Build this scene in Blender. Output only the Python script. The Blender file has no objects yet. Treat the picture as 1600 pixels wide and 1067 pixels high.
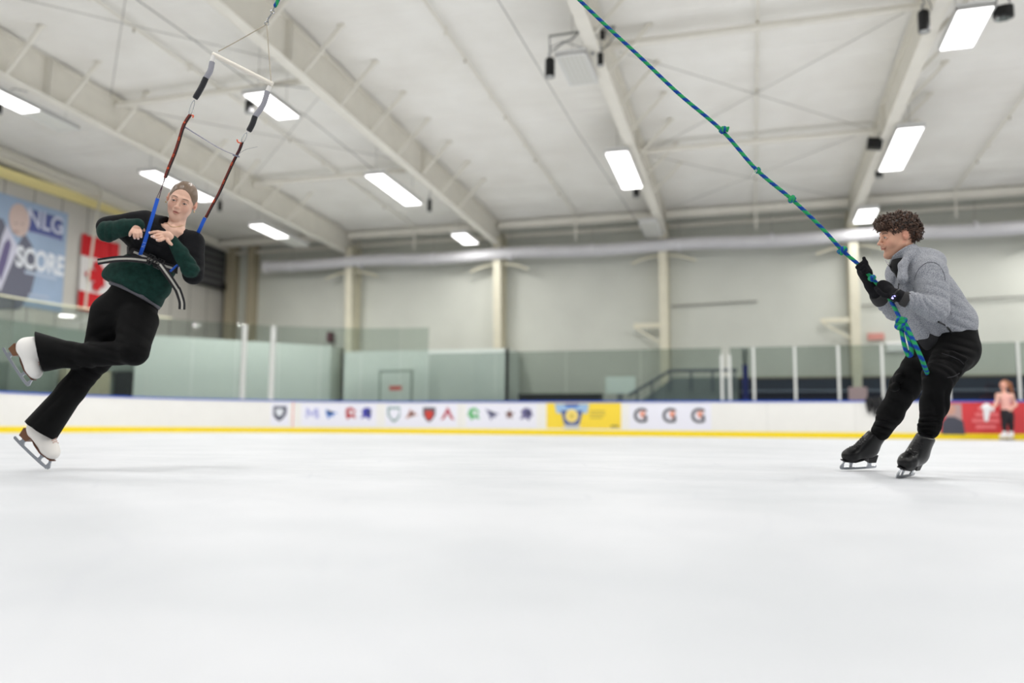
import bpy, math, random
import numpy as np
from math import sin, cos, tan, pi, radians, atan2, sqrt
from mathutils import Vector, Matrix, noise
SC = bpy.context.scene
COL = SC.collection
random.seed(7); RNG = np.random.default_rng(7)

# ------------------------------------------------------------------ camera
# world: +Y runs along the roof rafters towards the far wall, the ice is z = 0, the camera stands over the origin
F_PX = 1250.0; CAM_H = 0.28
PITCH = math.atan(132.2/F_PX); ROLL = radians(0.44); PHI = radians(16.612)
_f = np.array([0, cos(PITCH), sin(PITCH)]); _u0 = np.array([0, -sin(PITCH), cos(PITCH)]); _r0 = np.array([1., 0, 0])
C_R = cos(ROLL)*_r0+sin(ROLL)*_u0; C_U = cos(ROLL)*_u0-sin(ROLL)*_r0; C_F = _f
CO = np.array([0, 0, CAM_H])
def ray(px, py): return C_F+C_R*(px-800.)/F_PX-C_U*(py-533.5)/F_PX
def Q(px, py, d):                     # a point on the floor-parallel "view" axes (x right, y ahead, z up), d metres ahead
    r = ray(px, py); return CO+r*(d/r[1])
cph, sph = cos(PHI), sin(PHI)
def W(p): return np.array([cph*p[0]-sph*p[1], sph*p[0]+cph*p[1], p[2]])      # view axes -> world
def QW(px, py, d): return W(Q(px, py, d))
def PL(px, py, n, k):                 # where the line of sight meets the world plane n.p = k
    d = W(ray(px, py)); n = np.array(n, float); t = (k-n@CO)/(n@d); return CO+t*d
cam_d = bpy.data.cameras.new('camera'); cam = bpy.data.objects.new('camera', cam_d); COL.objects.link(cam)
cam_d.sensor_fit = 'HORIZONTAL'; cam_d.sensor_width = 36; cam_d.lens = F_PX/1600*36
cam_d.clip_start = .02; cam_d.clip_end = 300
cam_d.dof.use_dof = True; cam_d.dof.focus_distance = 5.15; cam_d.dof.aperture_fstop = 0.66
R, U, Fw = W(C_R), W(C_U), W(C_F)
cam.matrix_world = Matrix(((R[0], U[0], -Fw[0], 0), (R[1], U[1], -Fw[1], 0), (R[2], U[2], -Fw[2], CAM_H), (0, 0, 0, 1)))
SC.camera = cam

# ------------------------------------------------------------------ light and exposure
world = bpy.data.worlds.new('world'); SC.world = world; world.use_nodes = True
world.node_tree.nodes['Background'].inputs[0].default_value = (.93, .96, 1.0, 1)
world.node_tree.nodes['Background'].inputs[1].default_value = 0.22
SC.view_settings.view_transform = 'Standard'; SC.view_settings.look = 'None'
SC.view_settings.exposure = 0.38; SC.view_settings.gamma = 1.0; SC.view_settings.use_curve_mapping = False
LAMP_W = 112.0                        # watts of one lit ceiling fixture
SC.cycles.use_denoising = True
SC.cycles.max_bounces = 8; SC.cycles.transparent_max_bounces = 16
SC.cycles.caustics_reflective = False; SC.cycles.caustics_refractive = False
SC.cycles.sample_clamp_indirect = 4.0

# ------------------------------------------------------------------ helpers
def lin(r, g=None, b=None):
    if g is None: r, g, b = r
    f = lambda v: (v/255/12.92 if v/255 <= .04045 else ((v/255+.055)/1.055)**2.4)
    return (f(r), f(g), f(b))
MATS = {}
def mat(name, col, rough=.6, metal=0., spec=.4, var=0., vscale=6., bump=0., bscale=40., emit=0., attr=False, sheen=0., coat=0.):
    if name in MATS: return MATS[name]
    m = bpy.data.materials.new(name); m.use_nodes = True; nt = m.node_tree; b = nt.nodes['Principled BSDF']
    b.inputs['Roughness'].default_value = rough; b.inputs['Metallic'].default_value = metal
    b.inputs['Specular IOR Level'].default_value = spec
    if sheen: b.inputs['Sheen Weight'].default_value = sheen
    if coat: b.inputs['Coat Weight'].default_value = coat
    c = lin(col) if max(col) > 1.5 else col
    tc = nt.nodes.new('ShaderNodeTexCoord'); src = None
    if attr:
        a = nt.nodes.new('ShaderNodeAttribute'); a.attribute_name = 'Col'; src = a.outputs['Color']
    if var > 0:
        n = nt.nodes.new('ShaderNodeTexNoise'); n.inputs['Scale'].default_value = vscale; n.inputs['Detail'].default_value = 4
        nt.links.new(tc.outputs['Object'], n.inputs['Vector'])
        mr = nt.nodes.new('ShaderNodeMapRange'); mr.inputs[1].default_value = .3; mr.inputs[2].default_value = .7
        mr.inputs[3].default_value = 1-var; mr.inputs[4].default_value = 1+var
        nt.links.new(n.outputs[0], mr.inputs[0])
        mx = nt.nodes.new('ShaderNodeVectorMath'); mx.operation = 'MULTIPLY'
        if src: nt.links.new(src, mx.inputs[0])
        else: mx.inputs[0].default_value = c
        cb = nt.nodes.new('ShaderNodeCombineXYZ')
        for i in range(3): nt.links.new(mr.outputs[0], cb.inputs[i])
        nt.links.new(cb.outputs[0], mx.inputs[1]); nt.links.new(mx.outputs[0], b.inputs['Base Color'])
    elif src: nt.links.new(src, b.inputs['Base Color'])
    else: b.inputs['Base Color'].default_value = (*c, 1)
    if bump > 0:
        n2 = nt.nodes.new('ShaderNodeTexNoise'); n2.inputs['Scale'].default_value = bscale; n2.inputs['Detail'].default_value = 5
        nt.links.new(tc.outputs['Object'], n2.inputs['Vector'])
        bp = nt.nodes.new('ShaderNodeBump'); bp.inputs['Strength'].default_value = bump; bp.inputs['Distance'].default_value = .01
        nt.links.new(n2.outputs[0], bp.inputs['Height']); nt.links.new(bp.outputs[0], b.inputs['Normal'])
    if emit > 0:
        b.inputs['Emission Color'].default_value = (*c, 1); b.inputs['Emission Strength'].default_value = emit
    MATS[name] = m; return m

class MB:
    """collects boxes, bars, tubes and prisms; build() links them as one mesh object"""
    def __init__(s): s.v = []; s.f = []; s.c = []
    def add(s, vs, fs):
        o = len(s.v); s.v += [tuple(map(float, v)) for v in vs]; s.f += [tuple(i+o for i in f) for f in fs]; return s
    def box(s, c, size, M=None):
        x, y, z = [k/2 for k in size]
        vs = [Vector((a*x, b*y, d*z)) for a in (-1, 1) for b in (-1, 1) for d in (-1, 1)]
        if M is not None: vs = [M @ v for v in vs]
        c = Vector(c); vs = [v+c for v in vs]
        return s.add(vs, [(0, 1, 3, 2), (4, 6, 7, 5), (0, 4, 5, 1), (2, 3, 7, 6), (0, 2, 6, 4), (1, 5, 7, 3)])
    def bb(s, x0, x1, y0, y1, z0, z1): return s.box(((x0+x1)/2, (y0+y1)/2, (z0+z1)/2), (abs(x1-x0), abs(y1-y0), abs(z1-z0)))
    def bar(s, a, b, w, h, up=(0, 0, 1)):
        a, b = Vector(a), Vector(b); d = (b-a); L = d.length; d.normalize()
        x = d.cross(Vector(up)); 
        if x.length < 1e-4: x = d.cross(Vector((1, 0, 0)))
        x.normalize(); z = x.cross(d)
        M = Matrix((x, d, z)).transposed()
        return s.box((a+b)/2, (w, L, h), M)
    def tube(s, pts, r, n=10, cap=True):
        pts = [Vector(p) for p in pts]; rs = r if hasattr(r, '__len__') else [r]*len(pts)
        o = len(s.v); N = None; vs = []; fs = []
        for i, p in enumerate(pts):
            t = (pts[min(i+1, len(pts)-1)]-pts[max(i-1, 0)]).normalized()
            if N is None:
                N = t.cross(Vector((0, 0, 1)))
                if N.length < .05: N = t.cross(Vector((1, 0, 0)))
            N = (N-t*N.dot(t)).normalized(); B = t.cross(N)
            for k in range(n):
                a = 2*pi*k/n; vs.append(p+(N*cos(a)+B*sin(a))*rs[i])
        for i in range(len(pts)-1):
            for k in range(n):
                a = i*n+k; b = i*n+(k+1) % n; fs.append((a, b, b+n, a+n))
        if cap: fs.append(tuple(range(n-1, -1, -1))); fs.append(tuple((len(pts)-1)*n+k for k in range(n)))
        return s.add(vs, fs)
    def prism(s, poly, vec):          # poly: list of 3D points (planar), extruded along vec
        n = len(poly); v = Vector(vec); p = [Vector(q) for q in poly]
        return s.add(p+[q+v for q in p], [tuple(range(n-1, -1, -1)), tuple(range(n, 2*n))]+[(i, (i+1) % n, (i+1) % n+n, i+n) for i in range(n)])
    def lathe(s, prof, M=None, n=20):
        vs = []; fs = []
        for r, z in prof:
            for k in range(n):
                v = Vector((r*cos(2*pi*k/n), r*sin(2*pi*k/n), z)); vs.append(M @ v if M is not None else v)
        for i in range(len(prof)-1):
            for k in range(n):
                a = i*n+k; b = i*n+(k+1) % n; fs.append((a, b, b+n, a+n))
        fs.append(tuple(range(n-1, -1, -1))); fs.append(tuple((len(prof)-1)*n+k for k in range(n)))
        return s.add(vs, fs)
    def ribbon(s, pts, nrm, w, th):   # a strap: pts with surface normals, width w, thickness th
        pts = [Vector(p) for p in pts]; vs = []; fs = []
        for i, p in enumerate(pts):
            t = (pts[min(i+1, len(pts)-1)]-pts[max(i-1, 0)]).normalized(); n_ = Vector(nrm[i]); n_ = (n_-t*n_.dot(t)).normalized(); x = t.cross(n_)
            for a, b in ((-1, 0), (1, 0), (1, 1), (-1, 1)): vs.append(p+x*a*w/2+n_*b*th)
        for i in range(len(pts)-1):
            for k in range(4): a = i*4+k; b = i*4+(k+1) % 4; fs.append((a, b, b+4, a+4))
        m = (len(pts)-1)*4; fs += [(3, 2, 1, 0), (m, m+1, m+2, m+3)]
        return s.add(vs, fs)
    def build(s, name, m, parent=None, smooth=False, origin=None):
        me = bpy.data.meshes.new(name)
        vs = np.array(s.v)
        if parent is None and origin is None:
            lo, hi = vs.min(0), vs.max(0); origin = ((lo[0]+hi[0])/2, (lo[1]+hi[1])/2, lo[2])
        if origin is not None: vs = vs-np.array(origin)
        me.from_pydata([tuple(v) for v in vs], [], s.f)
        o = bpy.data.objects.new(name, me); COL.objects.link(o)
        if origin is not None: o.location = origin
        fix_normals(me)
        if m is not None: me.materials.append(m)
        if smooth: smooth_by_angle(me)
        if parent is not None: child(o, parent)
        return o
def fix_normals(me):
    import bmesh
    bm = bmesh.new(); bm.from_mesh(me); bmesh.ops.recalc_face_normals(bm, faces=bm.faces); bm.to_mesh(me); bm.free()
def smooth_by_angle(me):
    me.shade_smooth()
    try: me.set_sharp_from_angle(angle=radians(40))
    except Exception: pass
def child(o, parent):
    """parent an object whose vertices stand in world axes, keeping it where it is"""
    o.parent = parent
    o.matrix_parent_inverse = pm(parent).inverted()
def pm(o):
    M = Matrix.LocRotScale(o.location, o.rotation_euler, o.scale)
    if o.parent is not None: M = pm(o.parent) @ o.matrix_parent_inverse @ M
    return M
def tag(o, label=None, cat=None, group=None, kind=None):
    if label: o['label'] = label
    if cat: o['category'] = cat
    if group: o['group'] = group
    if kind: o['kind'] = kind
    return o
def thing(name, label, cat, loc=(0, 0, 0), rz=0., group=None):
    o = bpy.data.objects.new(name, None); COL.objects.link(o); o.empty_display_size = .1
    o.location = tuple(float(a) for a in loc); o.rotation_euler = (0, 0, rz); return tag(o, label, cat, group)
def struct(name, mb, m, parent=None):
    o = mb.build(name, m, parent)
    if parent is None: o['kind'] = 'structure'
    return o
def text(s, size, M, m, parent, name='lettering', ext=.004, bold=0.0, sx=1.0):
    cu = bpy.data.curves.new(name, 'FONT'); cu.body = s; cu.size = size; cu.extrude = ext; cu.align_x = 'CENTER'; cu.align_y = 'CENTER'; cu.offset = bold
    to = bpy.data.objects.new(name, cu); me = bpy.data.meshes.new_from_object(to); bpy.data.objects.remove(to)
    me.transform(M @ Matrix.Diagonal((sx, 1, 1, 1)))
    o = bpy.data.objects.new(name, me); COL.objects.link(o); me.materials.clear(); me.materials.append(m); child(o, parent); return o

# ------------------------------------------------------------------ materials
M_cream = mat('cream painted steel', (238, 234, 223), .5, var=.03, vscale=3)
M_colm = mat('cream column paint', (226, 221, 200), .5, var=.05, vscale=2)
M_white = mat('white enamel', (235, 235, 233), .4)
M_black = mat('black plastic', (22, 22, 24), .45)
M_steel = mat('zinc steel', (150, 152, 155), .35, metal=.8)
M_cable = mat('dark cable', (60, 66, 66), .6)
M_ltcable = mat('grey wire', (168, 166, 160), .6)

# ------------------------------------------------------------------ the room
ROOF_K = 7.85+.047*28.6
def roof(y): return ROOF_K-.047*y
def rbot(y): return 7.62-.042*(y-13)
WALL_Y = 28.6; END_X = -21.2
def ice_material():
    m = bpy.data.materials.new('ice'); m.use_nodes = True; nt = m.node_tree; b = nt.nodes['Principled BSDF']; L = nt.links
    tc = nt.nodes.new('ShaderNodeTexCoord')
    n1 = nt.nodes.new('ShaderNodeTexNoise'); n1.inputs['Scale'].default_value = .9; n1.inputs['Detail'].default_value = 6; n1.inputs['Roughness'].default_value = .65
    mp = nt.nodes.new('ShaderNodeMapping'); mp.inputs['Scale'].default_value = (1, 1.4, 1); mp.inputs['Rotation'].default_value = (0, 0, .5)
    L.new(tc.outputs['Object'], mp.inputs[0]); L.new(mp.outputs[0], n1.inputs['Vector'])
    cr = nt.nodes.new('ShaderNodeValToRGB'); cr.color_ramp.elements[0].position = .35; cr.color_ramp.elements[0].color = (*lin(199, 202, 206), 1)
    cr.color_ramp.elements[1].position = .62; cr.color_ramp.elements[1].color = (*lin(210, 212, 216), 1)
    L.new(n1.outputs[0], cr.inputs[0])
    # skate scratches: thin curved lines from two stretched wave patterns
    mixes = cr.outputs[0]
    hts = []
    for k, (rot, sc) in enumerate(((.3, .8), (1.25, .6), (2.2, .9), (2.75, .5))):
        mp2 = nt.nodes.new('ShaderNodeMapping'); mp2.inputs['Rotation'].default_value = (0, 0, rot); mp2.inputs['Location'].default_value = (k*3.1, k*1.7, 0)
        L.new(tc.outputs['Object'], mp2.inputs[0])
        v = nt.nodes.new('ShaderNodeTexWave'); v.wave_type = 'RINGS' if k % 2 else 'BANDS'; v.inputs['Scale'].default_value = sc; v.inputs['Distortion'].default_value = 14; v.inputs['Detail'].default_value = 3; v.inputs['Detail Scale'].default_value = .35
        L.new(mp2.outputs[0], v.inputs['Vector'])
        r = nt.nodes.new('ShaderNodeMapRange'); r.inputs[1].default_value = .985; r.inputs[2].default_value = 1.; r.inputs[3].default_value = 0; r.inputs[4].default_value = 1
        L.new(v.outputs['Fac'], r.inputs[0]); hts.append(r.outputs[0])
    s = hts[0]
    for h in hts[1:]:
        a = nt.nodes.new('ShaderNodeMath'); a.operation = 'MAXIMUM'; L.new(s, a.inputs[0]); L.new(h, a.inputs[1]); s = a.outputs[0]
    nm = nt.nodes.new('ShaderNodeTexNoise'); nm.inputs['Scale'].default_value = 1.6; L.new(tc.outputs['Object'], nm.inputs['Vector'])
    mr = nt.nodes.new('ShaderNodeMapRange'); mr.inputs[1].default_value = .5; mr.inputs[2].default_value = .65; L.new(nm.outputs[0], mr.inputs[0])
    a = nt.nodes.new('ShaderNodeMath'); a.operation = 'MULTIPLY'; L.new(s, a.inputs[0]); L.new(mr.outputs[0], a.inputs[1])
    a2 = nt.nodes.new('ShaderNodeMath'); a2.operation = 'MULTIPLY'; a2.inputs[1].default_value = .45; L.new(a.outputs[0], a2.inputs[0])
    mx = nt.nodes.new('ShaderNodeMix'); mx.data_type = 'RGBA'; L.new(a2.outputs[0], mx.inputs[0]); L.new(mixes, mx.inputs[6]); mx.inputs[7].default_value = (*lin(194, 197, 203), 1)
    L.new(mx.outputs[2], b.inputs['Base Color'])
    n3 = nt.nodes.new('ShaderNodeTexNoise'); n3.inputs['Scale'].default_value = 14; n3.inputs['Detail'].default_value = 8; L.new(tc.outputs['Object'], n3.inputs['Vector'])
    r3 = nt.nodes.new('ShaderNodeMapRange'); r3.inputs[3].default_value = .42; r3.inputs[4].default_value = .6; L.new(n3.outputs[0], r3.inputs[0]); L.new(r3.outputs[0], b.inputs['Roughness'])
    bp = nt.nodes.new('ShaderNodeBump'); bp.inputs['Strength'].default_value = .12; bp.inputs['Distance'].default_value = .01; L.new(n3.outputs[0], bp.inputs['Height']); L.new(bp.outputs[0], b.inputs['Normal'])
    b.inputs['Specular IOR Level'].default_value = .32; b.inputs['IOR'].default_value = 1.31
    return m
struct('floor', MB().bb(-26, 24, -14, 30, -.2, 0), ice_material())
def ceiling_material():
    m = bpy.data.materials.new('roof insulation'); m.use_nodes = True; nt = m.node_tree; b = nt.nodes['Principled BSDF']; L = nt.links
    tc = nt.nodes.new('ShaderNodeTexCoord'); sp = nt.nodes.new('ShaderNodeSeparateXYZ'); L.new(tc.outputs['Object'], sp.inputs[0])
    n = nt.nodes.new('ShaderNodeTexNoise'); n.inputs['Scale'].default_value = .8; n.inputs['Detail'].default_value = 5; L.new(tc.outputs['Object'], n.inputs['Vector'])
    cr = nt.nodes.new('ShaderNodeValToRGB'); cr.color_ramp.elements[0].position = .3; cr.color_ramp.elements[0].color = (*lin(240, 237, 230), 1); cr.color_ramp.elements[1].position = .7; cr.color_ramp.elements[1].color = (*lin(249, 247, 241), 1)
    L.new(n.outputs[0], cr.inputs[0]); L.new(cr.outputs[0], b.inputs['Base Color'])
    mp = nt.nodes.new('ShaderNodeMapping'); mp.inputs['Scale'].default_value = (.25, 2.2, 1); L.new(tc.outputs['Object'], mp.inputs[0])
    n2 = nt.nodes.new('ShaderNodeTexNoise'); n2.inputs['Scale'].default_value = 1.3; n2.inputs['Detail'].default_value = 5; L.new(mp.outputs[0], n2.inputs['Vector'])
    bp = nt.nodes.new('ShaderNodeBump'); bp.inputs['Strength'].default_value = .6; bp.inputs['Distance'].default_value = .12; L.new(n2.outputs[0], bp.inputs['Height']); L.new(bp.outputs[0], b.inputs['Normal'])
    b.inputs['Roughness'].default_value = .75; b.inputs['Specular IOR Level'].default_value = .25
    return m
def roof_mesh():                      # the white lining sags between the hidden purlins every 1.56 m
    xs = np.linspace(-21.4, 22, 120); ys = np.arange(-10, 28.9, .13); X, Y = np.meshgrid(xs, ys, indexing='ij')
    ph = (Y-14.1)/1.56
    sag = -.035*np.abs(np.sin(np.pi*ph))**.7*(1+.3*np.sin(X*1.3+Y*.7))-.006*np.sin(X*5.2+1.7*Y)
    Z = ROOF_K-.047*Y+sag
    nx, ny = X.shape; vs = np.stack([X, Y, Z], -1).reshape(-1, 3)
    mb = MB(); mb.add(vs, [(i*ny+j, i*ny+j+1, (i+1)*ny+j+1, (i+1)*ny+j) for i in range(nx-1) for j in range(ny-1)])
    n0 = len(mb.v)
    mb.add([(-21.4, -10, roof(-10)+.25), (22, -10, roof(-10)+.25), (22, 28.9, roof(28.9)+.25), (-21.4, 28.9, roof(28.9)+.25)], [(0, 1, 2, 3)])
    return mb
oc = struct('ceiling', roof_mesh(), ceiling_material()); oc.data.shade_smooth()
M_wall = mat('painted liner wall', (210, 212, 203), .6, var=.04, vscale=.7)
M_endwall = mat('grey block end wall', (200, 197, 190), .7, var=.05, vscale=1)
struct('wall_back', MB().bb(-21.6, 22, WALL_Y, WALL_Y+.25, -.2, 7.9), M_wall)
w = MB().bb(END_X-.25, END_X, -10, WALL_Y+.2, -.2, 9.4)
struct('wall_left', w, M_endwall)
m_ = MB()
for k in range(30): m_.bb(END_X, END_X+.006, -2+k*1.05, -1.97+k*1.05, 3.2, 8.2)
struct('trim_1', m_, mat('wall panel joint', (120, 118, 112), .8))
# end-wall cladding frame just under the roof
m_ = MB(); m_.prism([(END_X+.02, y, z) for y, z in ((8, roof(8)-.06), (28.4, roof(28.4)-.06), (28.4, roof(28.4)-.38), (8, roof(8)-.38))], (.3, 0, 0))
m_.prism([(END_X+.02, y, z) for y, z in ((8, roof(8)-.38), (28.4, roof(28.4)-.38), (28.4, roof(28.4)-.43), (8, roof(8)-.43))], (.42, 0, 0))
tag(m_.build('end_rafter', M_cream), 'cream channel rafter under the roof edge above the yellow beam', 'roof beam')
m_ = MB(); m_.bb(END_X+.03, END_X+.09, 8, 25.5, 7.55, 7.82); m_.bb(END_X+.03, END_X+.16, 8, 25.5, 7.49, 7.55)
tag(m_.build('yellow_beam', mat('yellow paint', (252, 238, 172), .5, var=.03)), 'long pale yellow steel beam along the left end wall', 'beam')
# the shaded gap between them, drawn as a plain dark strip
tag(MB().bb(END_X+.005, END_X+.05, 8, 27.5, 7.84, 8.1).build('gap_shade_strip', mat('dark gap shade', (110, 110, 105), .7)), 'dark grey strip standing for the shaded gap above the yellow beam', 'gap strip')

# rafters with their flange braces
purl = [12.54, 14.1, 15.66, 17.22, 18.78, 20.34, 21.9, 23.4]
RX = [-15.1, -8.9, -2.77, 3.3, 9.4, 15.5]
RL = ['deep cream roof rafter nearest the left end wall, behind the skater', 'cream roof rafter meeting the wall above the green glazed partition',
      'cream roof rafter carrying the black cylinder lamps, near the middle', 'cream roof rafter on the right beside the three brightest lights', 'cream roof rafter beyond the right picture edge', 'cream roof rafter far beyond the right picture edge']
for i, x in enumerate(RX):
    y0, y1 = -9.5, 28.25
    t = thing('roof_rafter', RL[i], 'roof beam', (x, 20, rbot(20)), group='roof rafters')
    MB().prism([(x-.006, y, z) for y, z in ((y0, roof(y0)-.06), (y1, roof(y1)-.06), (y1, rbot(y1)), (y0, rbot(y0)))], (.012, 0, 0)).build('web', M_cream, t)
    for nm, fz, th, w_ in (('bottom_flange', rbot, .022, .26), ('top_flange', lambda y: roof(y)-.07, .02, .24)):
        m_ = MB(); m_.prism([(x-w_/2, y0, fz(y0)), (x-w_/2, y1, fz(y1)), (x-w_/2, y1, fz(y1)-th), (x-w_/2, y0, fz(y0)-th)], (w_, 0, 0)); m_.build(nm, M_cream, t)
    for ys in (13.6, 20.6):
        m_ = MB()
        for dy in (-.03, .03):
            m_.bb(x-.12, x+.12, ys+dy-.01, ys+dy+.01, rbot(ys)+.01, roof(ys)-.09)
        for s_ in (-1, 1):
            for zz in np.linspace(rbot(ys)+.1, roof(ys)-.2, 7):
                m_.tube([(x+s_*.085, ys-.06, zz), (x+s_*.085, ys+.06, zz)], .014, 6)
        m_.build('splice_plate', M_cream, t)
    for yb in purl:
        m_ = MB(); m_.bar((x+.11, yb, rbot(yb)+.01), (x+.98, yb, roof(yb)-.02), .06, .06, (0, 1, 0)); m_.bb(x+.88, x+1.02, yb-.05, yb+.05, roof(yb)-.06, roof(yb)-.015)
        m_.build('brace', M_cream, t)
# eave struts / strut tubes running across the bays under the roof
for i, (xa, xb, yy, dz, r, lab) in enumerate([
    (-15.0, -9.0, 15.6, .3, .075, 'white strut tube nearest the harness bar, above the girl'),
    (-15.0, -9.0, 21.45, .3, .075, 'white strut tube further back, between the first two rafters'),
    (-2.7, 3.2, 15.8, .3, .075, 'white strut tube across the upper right bay, above the green rope'),
    (-2.7, 3.2, 21.65, .3, .075, 'white strut tube across the right bay behind the rope knots')]):
    z = roof(yy)-dz; tag(MB().tube([(xa, yy, z), (xb, yy, z)], r, 14).build('strut_tube', M_cream, smooth=True), lab, 'strut', 'strut tubes')
for i, (xa, xb) in enumerate([(-21.1, -15.2), (-15.0, -9.0), (-8.8, -2.85), (-2.7, 3.2), (3.4, 9.3), (9.5, 15.4)]):
    lab = ['in the left corner bay', 'in the bay behind the harness', 'in the bay left of the middle column', 'in the bay right of the middle column', 'above the coach', 'right of the coach'][i]
    y = 27.6; m_ = MB(); z = roof(y)-.25
    m_.bb(xa, xb, y-.02, y+.02, z-.12, z+.12); m_.bb(xa, xb, y-.02, y+.1, z-.13, z-.11); m_.bb(xa, xb, 28.3, 28.5, 7.36, 7.46)
    tag(m_.build('eave_strut', M_cream), 'cream eave channel along the far wall '+lab, 'eave beam', 'eave struts')
# wind-bracing rods crossing in two bays
for (x0, y0, x1, y1, lab) in ((-2.6, 22.0, 3.1, 16.1, 'thin brace rod rising to the right over the rope'), (-2.5, 16.2, 3.1, 21.7, 'thin brace rod falling to the right over the rope'),
                              (-2.6, 27.3, 3.1, 21.9, 'thin rear brace rod rising to the right'), (-2.5, 22.2, 3.1, 27.3, 'thin rear brace rod falling to the right'),
                              (-15., 9.8, -9, 15.5, 'thin brace rod above the harness, falling right'), (-15., 15.4, -9, 9.6, 'thin brace rod above the harness, rising right'),
                              (-15., 21.3, -9, 15.8, 'thin brace rod behind the orange straps, rising right'), (-15., 15.9, -9, 21.4, 'thin brace rod behind the orange straps, falling right')):
    dz = -.03 if y1 > y0 else .03
    tag(MB().tube([(x0, y0, roof(y0)-.2+dz), (x1, y1, roof(y1)-.2+dz)], .008, 6).build('brace_rod', M_ltcable), lab, 'rod', 'roof brace rods')
# sprinkler branch pipes along the rafters
for i, (x, lab) in enumerate(((-12.08, 'sprinkler pipe in the left bay above the harness bar'), (-5.84, 'sprinkler pipe in the bay left of the middle rafter'), (.3, 'sprinkler pipe in the bay crossed by the green rope'), (6.3, 'sprinkler pipe at the right picture edge'))):
    t = thing('sprinkler_pipe', lab, 'pipe', (x, 18, roof(18)-.17), group='sprinkler pipes')
    MB().tube([(x, -4, roof(-4)-.15), (x, 27.3, roof(27.3)-.15), (x, 27.4, roof(27.4)-.4), (x, 27.42, 6.9)], .03, 10).build('pipe', M_cream, t, smooth=True)
    for y in (12.9, 15.8, 18.8, 21.8, 24.8):
        MB().tube([(x, y, roof(y)-.16), (x, y, roof(y)-.25)], [.012, .02], 8).build('sprinkler_head', mat('brass', (150, 138, 110), .4, metal=.6), t)
        MB().bb(x-.025, x+.025, y-1.2, y-1.17, roof(y)-.2, roof(y)-.02).build('hanger', M_cream, t)

# wall columns with curved bracket arms near their heads
CL = ['cream wall column nearest the dark partition corner', 'cream wall column above the green-white partition', 'slim cream wall column beside the stair railing', 'cream wall column just left of the coach', 'cream wall column beyond the right picture edge']
for i, x in enumerate([-15.0, -8.9, -2.83, 3.33, 9.45]):
    t = thing('wall_column', CL[i], 'column', (x, 28.2, 0), group='wall columns')
    MB().prism([(x-.007, y, z) for y, z in ((WALL_Y-.04, 0), (28.1, 0), (27.72, 7.2), (WALL_Y-.04, 7.6))], (.014, 0, 0)).build('web', M_colm, t)
    MB().prism([(x-.14, y, z) for y, z in ((28.1, 0), (27.72, 7.2), (27.75, 7.2), (28.13, 0))], (.28, 0, 0)).build('inner_flange', M_colm, t)
    MB().bb(x-.14, x+.14, WALL_Y-.04, WALL_Y-.01, 0, 7.6).build('outer_flange', M_colm, t)
    for s_ in (-1, 1):
        m_ = MB(); pts = [(x+s_*(.12+1.0*k/8), 28.0+.05*k/8, 6.28-.22*(k/8)**2) for k in range(9)]; m_.tube(pts, .045, 8); m_.build('bracket_arm', M_colm, t, smooth=True)
    if i in (2, 3):
        m_ = MB(); m_.bb(x-1.05, x-.12, 28.0, 28.12, 3.75, 3.9); m_.bar((x-1.0, 28.06, 3.75), (x-.12, 28.06, 3.2), .06, .06); m_.build('wall_bracket', M_colm, t)
for i, (x, w_) in enumerate(((-20.75, .4), (-19.75, .3))):
    m_ = MB(); m_.bb(x-w_/2, x+w_/2, 28.2, 28.59, 0, 7.7)
    tag(m_.build('corner_column', mat('tan column paint', (176, 166, 142), .6)), ['tan wall column left of the dark gap in the far corner', 'tan wall column right of the dark gap in the far corner'][i], 'column', 'corner columns')
# conduit, exit sign, framed board on the far wall
for P_, lb in (([(-2.6, 28.5, 4.55), (.1, 28.5, 4.62), (.3, 28.5, 4.62)], 'thin grey conduit on the far wall right of the slim column by the stairs'), ([(3.6, 28.5, 4.35), (9.2, 28.5, 4.5)], 'thin grey conduit on the far wall behind the coach\'s back')):
    tag(MB().tube(P_, .025, 8).build('wall_conduit', mat('grey conduit', (150, 150, 144), .6)), lb, 'conduit', 'wall conduits')

# fabric duct
m_ = MB(); xs = np.linspace(-18.7, 17, 80); m_.tube([(x, 27.75, 6.58+.035*cos((x+2)*2*pi/6.1)-.004*(x+5)) for x in xs], .22, 20)
t = thing('air_duct', 'long pale round fabric duct hanging along the far wall', 'duct', (-2, 27.75, 6.34))
m_.build('duct_tube', mat('lilac grey duct', (214, 213, 216), .6, var=.03, vscale=2), t, smooth=True)
m_ = MB(); m_.tube([(-18.74, 27.75, 6.61), (-18.6, 27.75, 6.61)], .26, 20); m_.build('end_cap', mat('duct cap', (225, 224, 226), .5), t, smooth=True)
for x in np.arange(-17.5, 16, 3.05):
    MB().tube([(x, 27.75, 6.79), (x, 27.75, roof(27.75)-.03)], .008, 5).build('hanger', M_ltcable, t)
    MB().tube([(x-.05, 27.75, 6.58), (x+.05, 27.75, 6.58)], .235, 20).build('band', mat('duct band', (222, 221, 224), .5), t, smooth=True)

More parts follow.
